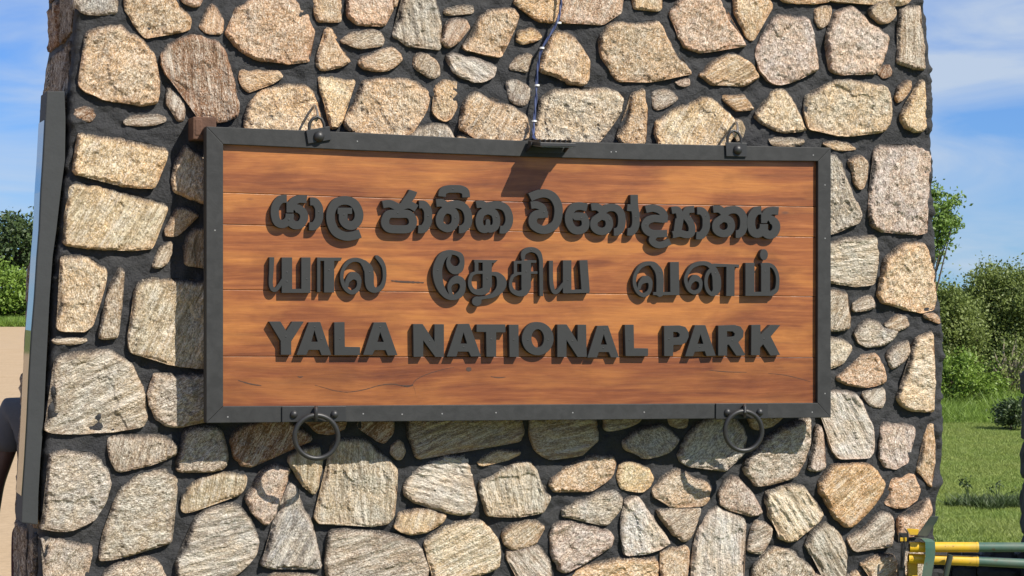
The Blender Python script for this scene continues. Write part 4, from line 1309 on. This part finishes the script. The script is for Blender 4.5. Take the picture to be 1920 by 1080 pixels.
# rusty steel bracket that keeps the sign off the wall
br = MB()
a = wpt(361, 219, 0.09); b = wpt(384, 262, 0.09)
br.box((a[0], -(DF - 0.055), b[2]), (a[0] + 0.075, 0.02, a[2]))
br.box((a[0] + 0.006, -(DF - 0.053), b[2] + 0.012), (a[0] + 0.03, -(DF - 0.060), a[2] - 0.006))
tag(br.build('steel_bracket', M_RUST, None, bevel=0.004), 'rusty steel bracket between the stone and the sign frame corner', 'bracket')

# ---- small flood light on the frame's top bar, with its cable
fl = root('flood_light', wpt(1015, 290, DF), 'small flat dark flood light clamped to the top of the sign frame', 'light')
def lamp_pt(px, d, up):
    s, z = px2wall(px, 266, DF)
    return (float(s), -d, float(z) + up)
x0 = lamp_pt(988, DF, 0)[0]; x1 = lamp_pt(1058, DF, 0)[0]; zt = lamp_pt(1000, DF, 0)[2]
hb = MB()
hb.prism([(x0, -(DF + 0.008), zt + 0.004), (x1, -(DF + 0.008), zt + 0.004), (x1, -(DF + 0.008), zt - 0.010), (x0, -(DF + 0.008), zt - 0.010)],
         [(x0 + 0.004, -(DF + 0.125), zt - 0.010), (x1 - 0.004, -(DF + 0.125), zt - 0.010), (x1 - 0.004, -(DF + 0.125), zt - 0.022), (x0 + 0.004, -(DF + 0.125), zt - 0.022)])
for k in range(7):
    xx = x0 + 0.012 + k * (x1 - x0 - 0.024) / 6
    hb.box((xx - 0.002, -(DF + 0.10), zt - 0.008), (xx + 0.002, -(DF + 0.02), zt + 0.0035))
hs = hb.build('housing', M_IRON, fl, bevel=0.0015)
MB().prism([(x0 + 0.008, -(DF + 0.018), zt - 0.0115), (x1 - 0.008, -(DF + 0.018), zt - 0.0115), (x1 - 0.008, -(DF + 0.018), zt - 0.0135), (x0 + 0.008, -(DF + 0.018), zt - 0.0135)],
           [(x0 + 0.012, -(DF + 0.117), zt - 0.0222), (x1 - 0.012, -(DF + 0.117), zt - 0.0222), (x1 - 0.012, -(DF + 0.117), zt - 0.0242), (x0 + 0.012, -(DF + 0.117), zt - 0.0242)]).build('lens', M_GLASS, fl)
yk = MB()
for xx in (x0 - 0.004, x1 - 0.002):
    yk.prism([(xx, -(DF + 0.001), zt - 0.036), (xx, -(DF + 0.001), zt - 0.020), (xx, -(DF + 0.055), zt - 0.004), (xx, -(DF + 0.055), zt - 0.016)],
             [(xx + 0.004, -(DF + 0.001), zt - 0.036), (xx + 0.004, -(DF + 0.001), zt - 0.020), (xx + 0.004, -(DF + 0.055), zt - 0.004), (xx + 0.004, -(DF + 0.055), zt - 0.016)])
yk.box((x0 - 0.004, -(DF + 0.0045), zt - 0.036), (x1 + 0.002, -(DF + 0.0004), zt - 0.018))
yk.build('bracket', M_IRON, fl)

cab = [(1056, -120, .05), (1054, -30, .055), (1052, 5, .055), (1050, 20, .055), (1046, 38, .058), (1036, 58, .055), (1026, 74, .055), (1016, 92, .05), (1011, 110, .045), (1008, 130, .042), (1006, 160, .042), (1005, 185, .045), (1003, 210, .05), (1001, 235, .06), (1000, 250, .08), (1001, 259, .105), (1006, 262, .13), (1012, 264, DF + .015)]
cp = [Vector(wpt(*q)) for q in cab]
def smooth_path(P, sub=6):
    out = []
    n = len(P)
    for i in range(n - 1):
        p0, p1, p2, p3 = P[max(0, i - 1)], P[i], P[i + 1], P[min(n - 1, i + 2)]
        for k in range(sub):
            t = k / sub
            out.append(0.5 * ((2 * p1) + (p2 - p0) * t + (2 * p0 - 5 * p1 + 4 * p2 - p3) * t * t + (3 * p1 - p0 - 3 * p2 + p3) * t ** 3))
    out.append(P[-1])
    return out
cs = smooth_path(cp)
cr = root('lamp_cable', tuple(cs[-1]), 'blue twin cable with white ties running up the stones', 'cable')
for k, m_ in ((0, M_BLUE), (1, M_BLUE)):
    tw = []
    for i, q in enumerate(cs):
        a = i * 0.42 + k * math.pi
        tw.append(q + Vector((math.cos(a) * 0.0024, math.sin(a) * 0.0024, 0)))
    MB().tube(tw, 0.0027, 6).build('wire', m_, cr, smooth=True)
for (x, y, d) in ((1048, 43, .057), (1016, 90, .05), (1007, 160, .042), (1001.5, 227, .056)):
    c = Vector(wpt(x, y, d))
    MB().tube([c + Vector((0, 0, .003)), c - Vector((0, 0, .003))], 0.0085, 10).build('cable_tie', M_TIE, cr)

# ---- polished plaque fixed to the pillar's left flank, seen from its edge
PR = [(121, 171), (123, 225), (122, 300), (114, 360), (106, 430), (99, 480), (93, 560), (90, 620), (86, 700), (82, 790), (76, 860), (72, 930), (71, 984)]
PL = [(88, 171), (85, 225), (81, 300), (77, 360), (74, 430), (70, 480), (65, 560), (60, 620), (55, 700), (51, 790), (47, 860), (42, 930), (40, 980)]
pq = root('stone_plaque', wpt(60, 985, -0.06), 'grey stone plaque with a polished face on the gatepost flank', 'plaque')
DP = 0.008
fr = [wpt(x, y, DP) for x, y in PL] + [wpt(x, y, DP) for x, y in reversed(PR)]
bk = [(a_[0] - 0.002, 0.15, a_[2]) for a_ in fr]
n_ = len(PL)
slab = MB().prism(fr, bk).build('slab', M_SLAB, pq, bevel=0.003)
pv, pf = [], []
for i in range(n_):
    f_, b_ = fr[i], bk[i]
    pv += [(f_[0] - 0.003, f_[1] + 0.006, f_[2]), (b_[0] - 0.003, b_[1] - 0.006, b_[2]), (f_[0] + 0.004, f_[1] + 0.006, f_[2]), (b_[0] + 0.004, b_[1] - 0.006, b_[2])]
for i in range(1, n_ - 2):
    j = i + 1
    pf += [(4 * i, 4 * j, 4 * j + 1, 4 * i + 1), (4 * i + 2, 4 * i + 3, 4 * j + 3, 4 * j + 2), (4 * i, 4 * i + 2, 4 * j + 2, 4 * j), (4 * i + 1, 4 * j + 1, 4 * j + 3, 4 * i + 3)]
add('polished_face', pv, pf, M_POLISH, pq)

# ------------------------------------------------------------------ the barrier at the gatepost's right
YB = 7.74
def bq(x, y, dY=0.0):
    return Vector(pxw(x, y, YB + dY))
PXM = YB / FPX
gate = root('barrier_gate', (pxw(1715, 1050, YB)[0], YB, 0.0), 'yellow and green steel pipe barrier hinged beside the gatepost', 'barrier', wall=False)
def gtube(name, pts, rpx, mat, n=16, caps=True):
    return MB().tube([bq(*p) for p in pts], rpx * PXM, n, caps=caps).build(name, mat, gate, wall=False, smooth=True)
def gplate(name, poly, dY, th, mat, bev=0.001):
    fr = [bq(x, y, dY) for x, y in poly]
    bk = [v + Vector((0, th, 0)) for v in fr]
    return MB().prism(fr, bk).build(name, mat, gate, wall=False, bevel=bev)
M_HOLE = simple_mat('shaded_pipe_mouth', (0.012, 0.010, 0.008), 0.9, 0.2, 50)  # dark colour paints the shade inside the hollow pipe ends
for (x0_, y0_, xm, ym, x1_, y1_, dy) in ((1705, 1026, 1832, 1026, 2330, 1026, 0.0), (1703, 1047, 1832, 1052, 2330, 1078, 0.012)):
    a_ = gtube('yellow_rail_end', [(x0_, y0_, dy), (xm, ym, dy)], 9.6, M_YEL)
    MB().tube([bq(x0_ - 0.6, y0_, dy - 0.002), bq(x0_ + 4, y0_, dy - 0.002)], 7.4 * PXM, 14).build('pipe_mouth', M_HOLE, a_, wall=False)
    gtube('green_rail', [(xm + 0.5, ym, dy), (x1_, y1_, dy)], 9.0, M_GRN)
    MB().tube([bq(xm - 2.2, ym, dy), bq(xm + 1.8, ym, dy)], 10.0 * PXM, 16).build('weld_collar', M_YEL, a_, wall=False, smooth=True)
# strap bent over the upper rail
sv, sf = [], []
prof = [(1716, 1008, 0.030), (1728, 1008.5, 0.004), (1738, 1011, -0.022), (1744, 1016, -0.034), (1744.5, 1028, -0.036), (1744, 1045, -0.036), (1740, 1065, -0.036), (1735, 1095, -0.034), (1731, 1140, -0.030)]
for (x, y, d) in prof:
    w2 = 9.2
    sv += [bq(x - w2, y, d), bq(x + w2, y, d), bq(x + w2, y, d + 0.008), bq(x - w2, y, d + 0.008)]
for i in range(len(prof) - 1):
    for k in range(4):
        l = (k + 1) % 4
        sf.append((4 * i + k, 4 * i + l, 4 * i + 4 + l, 4 * i + 4 + k))
sf += [(0, 1, 2, 3), tuple(4 * (len(prof) - 1) + k for k in (3, 2, 1, 0))]
add('strap', sv, sf, M_GRN, gate, wall=False, smooth=False)
gplate('lever_blade', [(1720, 1004), (1745, 968), (1760, 968.5), (1757, 977), (1738, 1006)], -0.045, 0.008, M_DGRN)
gplate('yellow_tab', [(1700, 991), (1723, 992.5), (1721, 1003), (1706, 1003)], 0.02, 0.006, M_YEL)
gplate('hinge_plate', [(1686, 1000), (1704, 1000), (1704, 1017), (1686, 1017)], 0.015, 0.02, M_IRON)
gplate('hinge_pin_block', [(1688, 1008), (1700, 1008), (1700, 1015), (1688, 1015)], 0.010, 0.004, M_YEL)
gtube('latch_bar', [(1691, 1016, 0.0), (1690, 1066, 0.0)], 2.0, M_IRON, 8)
gtube('latch_bar', [(1697, 1015, -0.006), (1693, 1064, -0.006)], 2.2, M_IRON, 8)
gtube('hook_wire', [(1697, 992, 0.0), (1702, 998, 0.0), (1703, 1008, 0.0)], 1.3, M_IRON, 8)
zb = bq(1715, 1056)
pw = 9 * PXM
MB().box((zb.x - pw, YB + 0.03, 0.0), (zb.x + pw, YB + 0.03 + 2 * pw, zb.z)).build('post', M_YEL, gate, wall=False, bevel=0.002)
pz = bq(1693, 1062)
MB().box((pz.x - 0.012, YB + 0.02, 0.0), (pz.x + 0.012, YB + 0.05, pz.z)).build('brace', M_IRON, gate, wall=False, bevel=0.002)
gtube('drop_rod', [(1782, 1040, -0.03), (1770, 1092, -0.03), (1758, 1150, -0.03)], 5.6, M_DGRN, 12)

# ------------------------------------------------------------------ low dark wall and the far gatepost behind the barrier
YW = 11.6
def w3(p, q, d): return (p, YW - d, q)
lw = root('low_stone_wall', (pxw(1850, 1040, YW)[0], YW, 0), 'low wall of near black stones behind the green pipes', 'garden wall', wall=False)
xa, xb = pxw(1735, 0, YW)[0], pxw(1975, 0, YW)[0]
zt_ = pxw(0, 1034, YW)[2]
MB().box((xa, YW, -0.05), (xb, YW + 0.35, zt_ - 0.02)).build('mortar_core', M_MORTAR, lw, wall=False)
rr = random.Random(4)
z = 0.0
while z < zt_ - 0.04:
    hg = min(rr.uniform(0.06, 0.10), zt_ - z)
    x = xa
    while x < xb - 0.03:
        wd = min(rr.uniform(0.10, 0.24), xb - x)
        q = lambda: rr.uniform(-0.012, 0.012)
        stone([(x + .006 + q() * .4, z + .008 + q()), (x + wd - .006, z + .008 + q()), (x + wd - .006 + q() * .4, z + hg - .006 + q()), (x + wd * .5, z + hg - .004 + q()), (x + .006, z + hg - .006 + q())], w3, 'X', 0, 0.035, lw, wall=False, spacing=0.025)
        x += wd
    z += hg
YQ, DQ = 11.2, 0.6
x_ = (1910 - 960) / FPX * (YQ + DQ)
fp = root('far_gatepost', (x_ + 0.35, YQ + 0.3, 0), 'black stone gatepost at the edge of the lawn beyond the barrier', 'gatepost', wall=False)
zq = pxw(0, 689, YQ + DQ)[2]
MB().box((x_ + 0.035, YQ + 0.02, -0.05), (x_ + 0.75, YQ + DQ - 0.02, zq - 0.015)).build('mortar_core', M_MORTAR, fp, wall=False)
def f3(p, q, d): return (x_ + 0.035 - d, YQ + p, q)
def f4(p, q, d): return (x_ + 0.03 + p, YQ + 0.02 - d, q)
z = 0.0
for hg in (0.20, 0.27, 0.30, 0.21, 0.25, 0.22, 0.3, 0.2):
    hg = min(hg, zq - z)
    if hg < 0.03: break
    cut = rr.uniform(0.22, 0.36)
    for fn, segs in ((f3, ((0.0, cut), (cut + 0.02, DQ))), (f4, ((0.03, cut), (cut + 0.02, 0.70)))):
        for (a_, b_) in segs:
            q = lambda: rr.uniform(-0.010, 0.010)
            stone([(a_, z + .01), (b_, z + .01 + q()), (b_, z + hg - .01 + q()), ((a_ + b_) / 2, z + hg - .008), (a_, z + hg - .008)], fn, 'X', 20, 0.032, fp, wall=False, spacing=0.03)
    z += hg

# ------------------------------------------------------------------ plants
def leaves(cloud, size, rng, up=0.35, aspect=0.55):
    """one folded diamond leaf (two triangles) at every point of the cloud"""
    n = len(cloud)
    a = rng.normal(size=(n, 3)); a[:, 2] += 0.1
    a /= np.linalg.norm(a, axis=1)[:, None]
    b = rng.normal(size=(n, 3)); b[:, 2] *= (1 - up)
    b -= a * (a * b).sum(1)[:, None]
    b /= np.linalg.norm(b, axis=1)[:, None]
    L = size * rng.uniform(0.6, 1.35, n)[:, None]
    p0 = cloud - a * L * 0.5; p2 = cloud + a * L * 0.5
    p1 = cloud + b * L * aspect * 0.5; p3 = cloud - b * L * aspect * 0.5
    v = np.stack([p0, p1, p2, p3], 1).reshape(-1, 3)
    i = np.arange(n)[:, None] * 4
    f = np.concatenate([i + [0, 1, 2], i + [0, 2, 3]], 0)
    return v, f
def fast_mesh(name, v, f, mat, parent=None, c=None, wall=False):
    v = np.asarray(v, float)
    if c is None: c = (v.min(0) + v.max(0)) / 2
    me = bpy.data.meshes.new(name)
    k = f.shape[1]
    me.vertices.add(len(v)); me.vertices.foreach_set('co', (v - c).ravel())
    me.loops.add(f.size); me.loops.foreach_set('vertex_index', f.ravel().astype(np.int32))
    me.polygons.add(len(f)); me.polygons.foreach_set('loop_start', (np.arange(len(f)) * k).astype(np.int32))
    try: me.polygons.foreach_set('loop_total', np.full(len(f), k, np.int32))
    except Exception: pass
    me.materials.append(mat)
    me.update(calc_edges=True); me.validate()
    o = bpy.data.objects.new(name, me)
    COL.objects.link(o)
    _place(o, c, parent, wall)
    return o
def clump_cloud(c, r, nclump, per, spread, rng, shell=0.55, low=-0.6):
    d = rng.normal(size=(nclump, 3)); d /= np.linalg.norm(d, axis=1)[:, None]
    d[:, 2] = np.maximum(d[:, 2], low)
    rad = rng.uniform(shell, 1.0, nclump) ** 0.7 * rng.uniform(0.8, 1.12, nclump)
    cc = d * rad[:, None] * np.array(r)
    pts = cc[:, None] + rng.normal(size=(nclump, per, 3)) * spread * rng.uniform(0.5, 1.2, nclump)[:, None, None] * np.array([1, 1, 0.75])
    return pts.reshape(-1, 3) + np.array(c), cc + np.array(c)
def plant(name, label, cat, base, c, r, nclump, per, spread, size, mat, seed, group=None, trunk=0.03, bark=None, shell=0.55, twigs=30, low=-0.6):
    rng = np.random.RandomState(seed)
    o = root(name, base, label, cat, wall=False, group=group)
    pts, cc = clump_cloud(c, r, nclump, per, spread, rng, shell, low)
    pts = pts[pts[:, 2] > 0.02]
    v, f = leaves(pts, size, rng)
    fast_mesh('crown', v, f, mat, o)
    m = MB()
    b = Vector(base); t = Vector(c)
    fork = b.lerp(t, 0.45)
    m.tube([b, b.lerp(fork, 0.5) + Vector((rng.uniform(-1, 1) * trunk, 0, 0)), fork], [trunk, trunk * 0.85, trunk * 0.7], 8)
    for k in range(twigs):
        e = Vector(cc[rng.randint(len(cc))])
        mid = fork.lerp(e, 0.5) + Vector(rng.normal(size=3) * 0.08 * max(r))
        m.tube([fork, mid, e], [trunk * 0.45, trunk * 0.28, trunk * 0.1], 5)
    m.build('trunk', bark or M_BARK, o, wall=False, smooth=True)
    return o
def P(px, py, Y): return np.array(pxw(px, py, Y))
def base_at(px, Y): return (float((px - 960) / FPX * Y), Y, 0.0)

# leafy branch tree beside the gatepost
Y = 23.0
plant('leafy_tree', 'slender fresh green tree leaning out past the gatepost above the bushes', 'tree', base_at(1690, Y), P(1732, 422, Y), (0.38, 0.34, 0.48), 95, 80, 0.065, 0.044, M_LEAF, 3, None, 0.035, shell=0.35, twigs=40, low=-1)
# bushes behind the grass
Y = 36.0
plant('thicket_bush', 'tall rounded olive green bush with the highest top behind the lawn', 'bush', base_at(1872, Y), P(1885, 640, Y), (1.10, 0.9, 1.27), 560, 120, 0.13, 0.056, M_BUSH, 11, 'bushes behind the lawn', 0.06)
Y = 33.0
plant('thicket_bush', 'loose pale olive bush growing against the gatepost side of the thicket', 'bush', base_at(1770, Y), P(1765, 650, Y), (0.60, 0.6, 1.02), 300, 110, 0.12, 0.056, M_BUSH, 12, 'bushes behind the lawn', 0.05)
Y = 35.0
plant('thicket_bush', 'dark olive bush beyond the far black gatepost', 'bush', base_at(2010, Y), P(2010, 620, Y), (1.0, 0.8, 1.15), 150, 90, 0.16, 0.065, M_BUSH, 13, 'bushes behind the lawn', 0.05)
Y = 31.5
plant('low_shrub', 'bright green leafy shrub at the foot of the thicket beside the gatepost', 'shrub', base_at(1800, Y), P(1800, 725, Y), (0.60, 0.4, 0.50), 120, 80, 0.10, 0.055, M_BUSH2, 14, 'shrubs at the foot of the thicket', 0.03)
plant('low_shrub', 'grey brown twiggy shrub at the foot of the thicket', 'shrub', base_at(1888, Y + 0.6), P(1890, 690, Y + 0.6), (0.34, 0.35, 0.48), 60, 30, 0.10, 0.055, M_BUSH, 15, 'shrubs at the foot of the thicket', 0.03, M_DRY, 0.3, 150)
Y = 27.5
plant('low_shrub', 'small dark green bush standing alone on the lawn by the far gatepost', 'shrub', base_at(1892, Y), P(1897, 778, Y), (0.24, 0.22, 0.19), 55, 60, 0.06, 0.042, M_DARKTREE, 16, 'shrubs at the foot of the thicket', 0.02)
# trees across the road
Y = 116.0
plant('dark_tree', 'dark spreading tree with gaps of sky across the road', 'tree', base_at(-25, Y), P(-18, 462, Y), (3.6, 2.6, 1.75), 150, 60, 0.42, 0.26, M_DARKTREE, 21, None, 0.30, shell=0.5, low=-0.9)
Y = 110.0
plant('roadside_bush', 'wide light green bush at the far edge of the sandy road', 'bush', base_at(14, Y), P(12, 555, Y), (2.5, 1.6, 1.45), 170, 60, 0.34, 0.22, M_BUSH2, 22, 'bushes across the road', 0.14)
plant('roadside_bush', 'dull green bush half hidden behind the gatepost across the road', 'bush', base_at(110, Y + 3), P(112, 560, Y + 3), (2.0, 1.5, 1.5), 110, 50, 0.34, 0.22, M_BUSH, 23, 'bushes across the road', 0.14)

# the thicket and the tree line go on outside the picture
for (px, Y, r, sd_, nm_, lb, gr) in ((2170, 34.0, (1.2, 0.8, 1.1), 31, 'thicket_bush', 'broad olive bush continuing the thicket beyond the far gatepost', 'bushes behind the lawn'),
                                     (1610, 35.0, (1.2, 0.8, 1.15), 32, 'thicket_bush', 'broad olive bush continuing the thicket behind the stone gatepost', 'bushes behind the lawn'),
                                     (-130, 112.0, (3.0, 1.6, 1.6), 33, 'roadside_bush', 'broad dull bush continuing the roadside row under the dark tree', 'bushes across the road')):
    plant(nm_, lb, 'bush', base_at(px, Y), np.array(base_at(px, Y)) + np.array([0, 0, r[2] * 0.95]), r, 140, 70, 0.16 if Y < 50 else 0.36, 0.065 if Y < 50 else 0.24, M_BUSH, sd_, gr, 0.06)

# grass: a lawn to the right, a rough verge below the bushes, a strip across the road
def blades(name, X, Yv, h, w, mat, seed, lean=0.35):
    rng = np.random.RandomState(seed)
    n = len(X)
    a = rng.uniform(0, math.pi, n)
    dx, dy = np.cos(a) * w / 2, np.sin(a) * w / 2
    b = np.stack([X, Yv, np.zeros(n)], 1)
    hh = h * rng.uniform(0.5, 1.3, n)
    tip = b + np.stack([rng.normal(size=n) * lean * hh, rng.normal(size=n) * lean * hh, hh], 1)
    v = np.stack([b + np.stack([dx, dy, np.zeros(n)], 1), b - np.stack([dx, dy, np.zeros(n)], 1), tip], 1).reshape(-1, 3)
    return v, np.arange(3 * n).reshape(-1, 3)
def wedge(n, y0, y1, u0, u1, rng, pw_=1.0):
    Yv = y0 + (y1 - y0) * rng.rand(n) ** pw_
    u = u0 + (u1 - u0) * rng.rand(n)
    return u * Yv, Yv
rng = np.random.RandomState(5)
X, Yv = wedge(320000, 11.9, 33.0, 0.170, 0.265, rng)
pat = fbm(X * 1.3, Yv * 1.3, 3, 91)
v, f = blades('grass', X, Yv, 0.026 + 0.024 * np.clip(pat + 0.3, 0, 1), 0.009, M_GRASS, 6, 0.8)
tag(fast_mesh('grass', v, f, M_GRASS), 'short mown grass of the lawn behind the barrier', 'grass', None, 'stuff')
X, Yv = wedge(26000, 28.6, 32.5, 0.185, 0.26, rng)
v, f = blades('tall_grass', X, Yv, (0.10 + 0.20 * rng.rand(len(X))) * np.clip(0.35 + (Yv - 28.6) / 3 + 0.6 * fbm(X * 2, Yv * 2, 2, 55), 0.2, 1.2), 0.016, M_BUSH2, 7, 0.7)
tag(fast_mesh('tall_grass', v, f, M_BUSH2), 'tall bright green grass along the foot of the bushes', 'grass', None, 'stuff')
X, Yv = wedge(9000, 17.6, 18.7, 0.196, 0.24, rng)
k_ = fbm(X * 3, Yv * 1.2, 3, 33) + 0.4 - np.abs(Yv - 18.15 + 0.25 * np.sin(X * 2.1)) * 1.6
X, Yv = X[k_ > 0], Yv[k_ > 0]
v, f = blades('shadow_grass', X, Yv, 0.06 + 0.05 * rng.rand(len(X)), 0.014, M_DARKTREE, 8, 0.7)  # dark blades stand in for a shadow lying across the lawn
tag(fast_mesh('shadow_grass', v, f, M_DARKTREE), 'dark streak of low weeds across the lawn', 'shadow_grass', None, 'stuff')
X, Yv = wedge(30000, 101.0, 109.0, -0.262, -0.19, rng)
v, f = blades('verge_grass', X, Yv, 0.22 + 0.2 * rng.rand(len(X)), 0.05, M_BUSH2, 9, 0.5)
tag(fast_mesh('verge_grass', v, f, M_BUSH2), 'green grass verge at the far side of the sandy road', 'grass', None, 'stuff')
# two lone weed plants on the lawn
for (px, py, hh, lb) in ((1816, 935, 0.17, 'thin stemmed weed standing on the lawn near the gatepost'), (1872, 938, 0.13, 'short leafy weed on the lawn near the far gatepost')):
    Yg = EYE * FPX / (py - 540)
    b0 = Vector(base_at(px, Yg))
    wd_ = root('lawn_weed', tuple(b0), lb, 'weed', wall=False, group='weed plants on the lawn')
    rg = np.random.RandomState(int(px))
    m = MB(); tips = []
    for k in range(6):
        e = b0 + Vector((rg.normal() * 0.06, rg.normal() * 0.04, hh * rg.uniform(0.6, 1.1)))
        m.tube([b0, b0.lerp(e, 0.5) + Vector((0, 0, 0.02)), e], [0.004, 0.003, 0.002], 5); tips.append(e)
    m.build('stem', M_DARKTREE, wd_, wall=False)
    cl = np.concatenate([np.array(t_)[None] + rg.normal(size=(9, 3)) * 0.018 for t_ in tips])
    lv, lf = leaves(cl, 0.03, rg)
    fast_mesh('foliage', lv, lf, M_DARKTREE, wd_)

# ------------------------------------------------------------------ the person behind the gatepost
YP = 9.6
def pp(px, py, dy=0.0): return Vector(pxw(px, py, YP)) + Vector((0, dy, 0))
M_SKIN = simple_mat('skin', (0.085, 0.040, 0.026), 0.55, 0.12, 40)
M_SHIRT = simple_mat('grey_cotton', (0.105, 0.105, 0.11), 0.9, 0.12, 60, 0, 0.3, 0.003)
M_TROUSER = simple_mat('maroon_cloth', (0.055, 0.010, 0.010), 0.9, 0.15, 60, 0, 0.3, 0.003)
M_HAIR = simple_mat('black_hair', (0.010, 0.009, 0.008), 0.5, 0.3, 200)
M_SHOE = simple_mat('dark_sandal', (0.03, 0.025, 0.02), 0.7, 0.2, 60)
def skin_mesh(name, verts, edges, radii, mat, parent, root_i=0, sub=2):
    me = bpy.data.meshes.new(name)
    me.from_pydata([tuple(v) for v in verts], edges, [])
    ob = bpy.data.objects.new(name, me)
    COL.objects.link(ob)
    sk = ob.modifiers.new('skin', 'SKIN'); sk.use_smooth_shade = True
    for i, r in enumerate(radii):
        sv_ = me.skin_vertices[0].data[i]
        sv_.radius = r if hasattr(r, '__len__') else (r, r)
        sv_.use_root = (i == root_i)
    sb_ = ob.modifiers.new('sub', 'SUBSURF'); sb_.levels = sub; sb_.render_levels = sub
    dg = bpy.context.evaluated_depsgraph_get()
    m2 = bpy.data.meshes.new_from_object(ob.evaluated_get(dg))
    co = np.empty(len(m2.vertices) * 3); m2.vertices.foreach_get('co', co); co = co.reshape(-1, 3)
    c = (co.min(0) + co.max(0)) / 2
    m2.vertices.foreach_set('co', (co - c).ravel())
    m2.materials.clear(); m2.materials.append(mat)
    m2.polygons.foreach_set('use_smooth', [True] * len(m2.polygons))
    m2.update()
    bpy.data.objects.remove(ob); bpy.data.meshes.remove(me)
    o = bpy.data.objects.new(name, m2)
    COL.objects.link(o)
    _place(o, c, parent, False)
    return o
sx = pp(20, 0).x                      # the shoulder that shows
cx = sx + 0.185
man = root('person', (cx, YP, 0), 'person in a grey shirt and maroon trousers standing behind the gatepost', 'person', wall=False)
V_, E_, R_ = [], [], []
def vadd(p, r, prev=None):
    V_.append(Vector(p)); R_.append(r)
    if prev is not None: E_.append((prev, len(V_) - 1))
    return len(V_) - 1
z0 = 0.0
pel = vadd((cx, YP, 0.80), (0.135, 0.10))
wai = vadd((cx, YP, 0.97), (0.120, 0.09), pel)
che = vadd((cx, YP, 1.16), (0.140, 0.10), wai)
ub = vadd((cx, YP, 1.28), (0.105, 0.075), che)
nk = vadd((cx, YP, 1.36), 0.048, ub)
hd0 = vadd((cx, YP - 0.012, 1.43), (0.060, 0.072), nk)
hd1 = vadd((cx, YP - 0.012, 1.50), (0.070, 0.086), hd0)
hd2 = vadd((cx, YP - 0.004, 1.565), (0.060, 0.074), hd1)
vadd((cx, YP - 0.108, 1.475), 0.011, hd0)                     # nose
HANDS = []
for sgn, el, wr in ((-1, pp(-8, 905), pp(-14, 1000, -0.04)), (1, Vector((cx + 0.30, YP, 1.02)), Vector((cx + 0.29, YP - 0.06, 0.78)))):
    sh_ = vadd((cx + sgn * 0.150, YP, 1.25), 0.052, ub)
    e1 = vadd(el, 0.042, sh_)
    w1 = vadd(wr, 0.028, e1)
    dirv = (wr - el).normalized()
    pa = vadd(wr + dirv * 0.05, (0.036, 0.018), w1)
    HANDS.append((pa, wr + dirv * 0.09, dirv, sgn))
    for k in range(4):
        off = Vector((0.0, (k - 1.5) * 0.020, 0))
        f0 = vadd(wr + dirv * 0.095 + off, 0.0095, pa)
        L = (0.030, 0.034, 0.032, 0.026)[k]
        f1 = vadd(wr + dirv * (0.095 + L) + off + Vector((sgn * -0.006, 0, 0)), 0.0085, f0)
        f2 = vadd(wr + dirv * (0.095 + 1.8 * L) + off + Vector((sgn * -0.020, 0, 0)), 0.007, f1)
    t0_ = vadd(wr + dirv * 0.045 + Vector((sgn * -0.004, -0.042, 0)), 0.011, pa)
    vadd(wr + dirv * 0.085 + Vector((sgn * -0.010, -0.056, 0)), 0.009, t0_)
for sgn in (-1, 1):
    hp = vadd((cx + sgn * 0.085, YP, 0.74), 0.085, pel)
    kn = vadd((cx + sgn * 0.10, YP - 0.01, 0.43), 0.058, hp)
    an = vadd((cx + sgn * 0.105, YP + 0.02, 0.075), 0.038, kn)
    to = vadd((cx + sgn * 0.12, YP - 0.13, 0.03), (0.040, 0.024), an)
skin_mesh('body', V_, E_, R_, M_SKIN, man)
# shirt with short sleeves
sl = -1
vs = [(cx, YP, 0.76), (cx, YP, 0.90), (cx, YP, 1.10), (cx, YP, 1.22), (cx, YP, 1.315)]
rs = [(0.200, 0.140), (0.160, 0.122), (0.168, 0.126), (0.165, 0.118), (0.090, 0.085)]
es = [(0, 1), (1, 2), (2, 3), (3, 4)]
for sgn, a_, b_ in ((-1, pp(26, 775), pp(2, 850)), (1, Vector((cx + 0.17, YP, 1.26)), Vector((cx + 0.245, YP, 1.10)))):
    vs += [a_, b_]; rs += [0.088, 0.080]
    es += [(3, len(vs) - 2), (len(vs) - 2, len(vs) - 1)]
skin_mesh('shirt', vs, es, rs, M_SHIRT, man)
vs = [(cx, YP, 0.84)]; rs = [(0.158, 0.118)]; es = []
for sgn in (-1, 1):
    i = len(vs)
    vs += [(cx + sgn * 0.088, YP, 0.70), (cx + sgn * 0.102, YP - 0.005, 0.43), (cx + sgn * 0.106, YP + 0.015, 0.13)]
    rs += [0.106, 0.082, 0.068]
    es += [(0, i), (i, i + 1), (i + 1, i + 2)]
skin_mesh('trousers', vs, es, rs, M_TROUSER, man)
skin_mesh('hair', [(cx, YP + 0.02, 1.50), (cx, YP + 0.012, 1.57), (cx, YP + 0.03, 1.45)], [(0, 1), (0, 2)], [(0.084, 0.086), (0.068, 0.078), (0.066, 0.062)], M_HAIR, man)
for sgn in (-1, 1):
    MB().dome((cx + sgn * 0.030, YP - 0.083, 1.505), (0, -1, 0), 0.010, 0.006, 10, 3).build('eye', M_HAIR, man, wall=False)
    MB().dome((cx + sgn * 0.070, YP, 1.49), (sgn, 0, 0), 0.026, 0.016, 10, 3).build('ear', M_SKIN, man, wall=False, smooth=True)
    MB().box((cx + sgn * 0.115 - 0.05, YP - 0.19, 0.004), (cx + sgn * 0.115 + 0.05, YP + 0.08, 0.022)).build('sandal', M_SHOE, man, wall=False, bevel=0.006)
MB().dome((cx, YP - 0.082, 1.425), (0, -1, 0), 0.022, 0.006, 10, 3).build('mouth', M_TROUSER, man, wall=False)
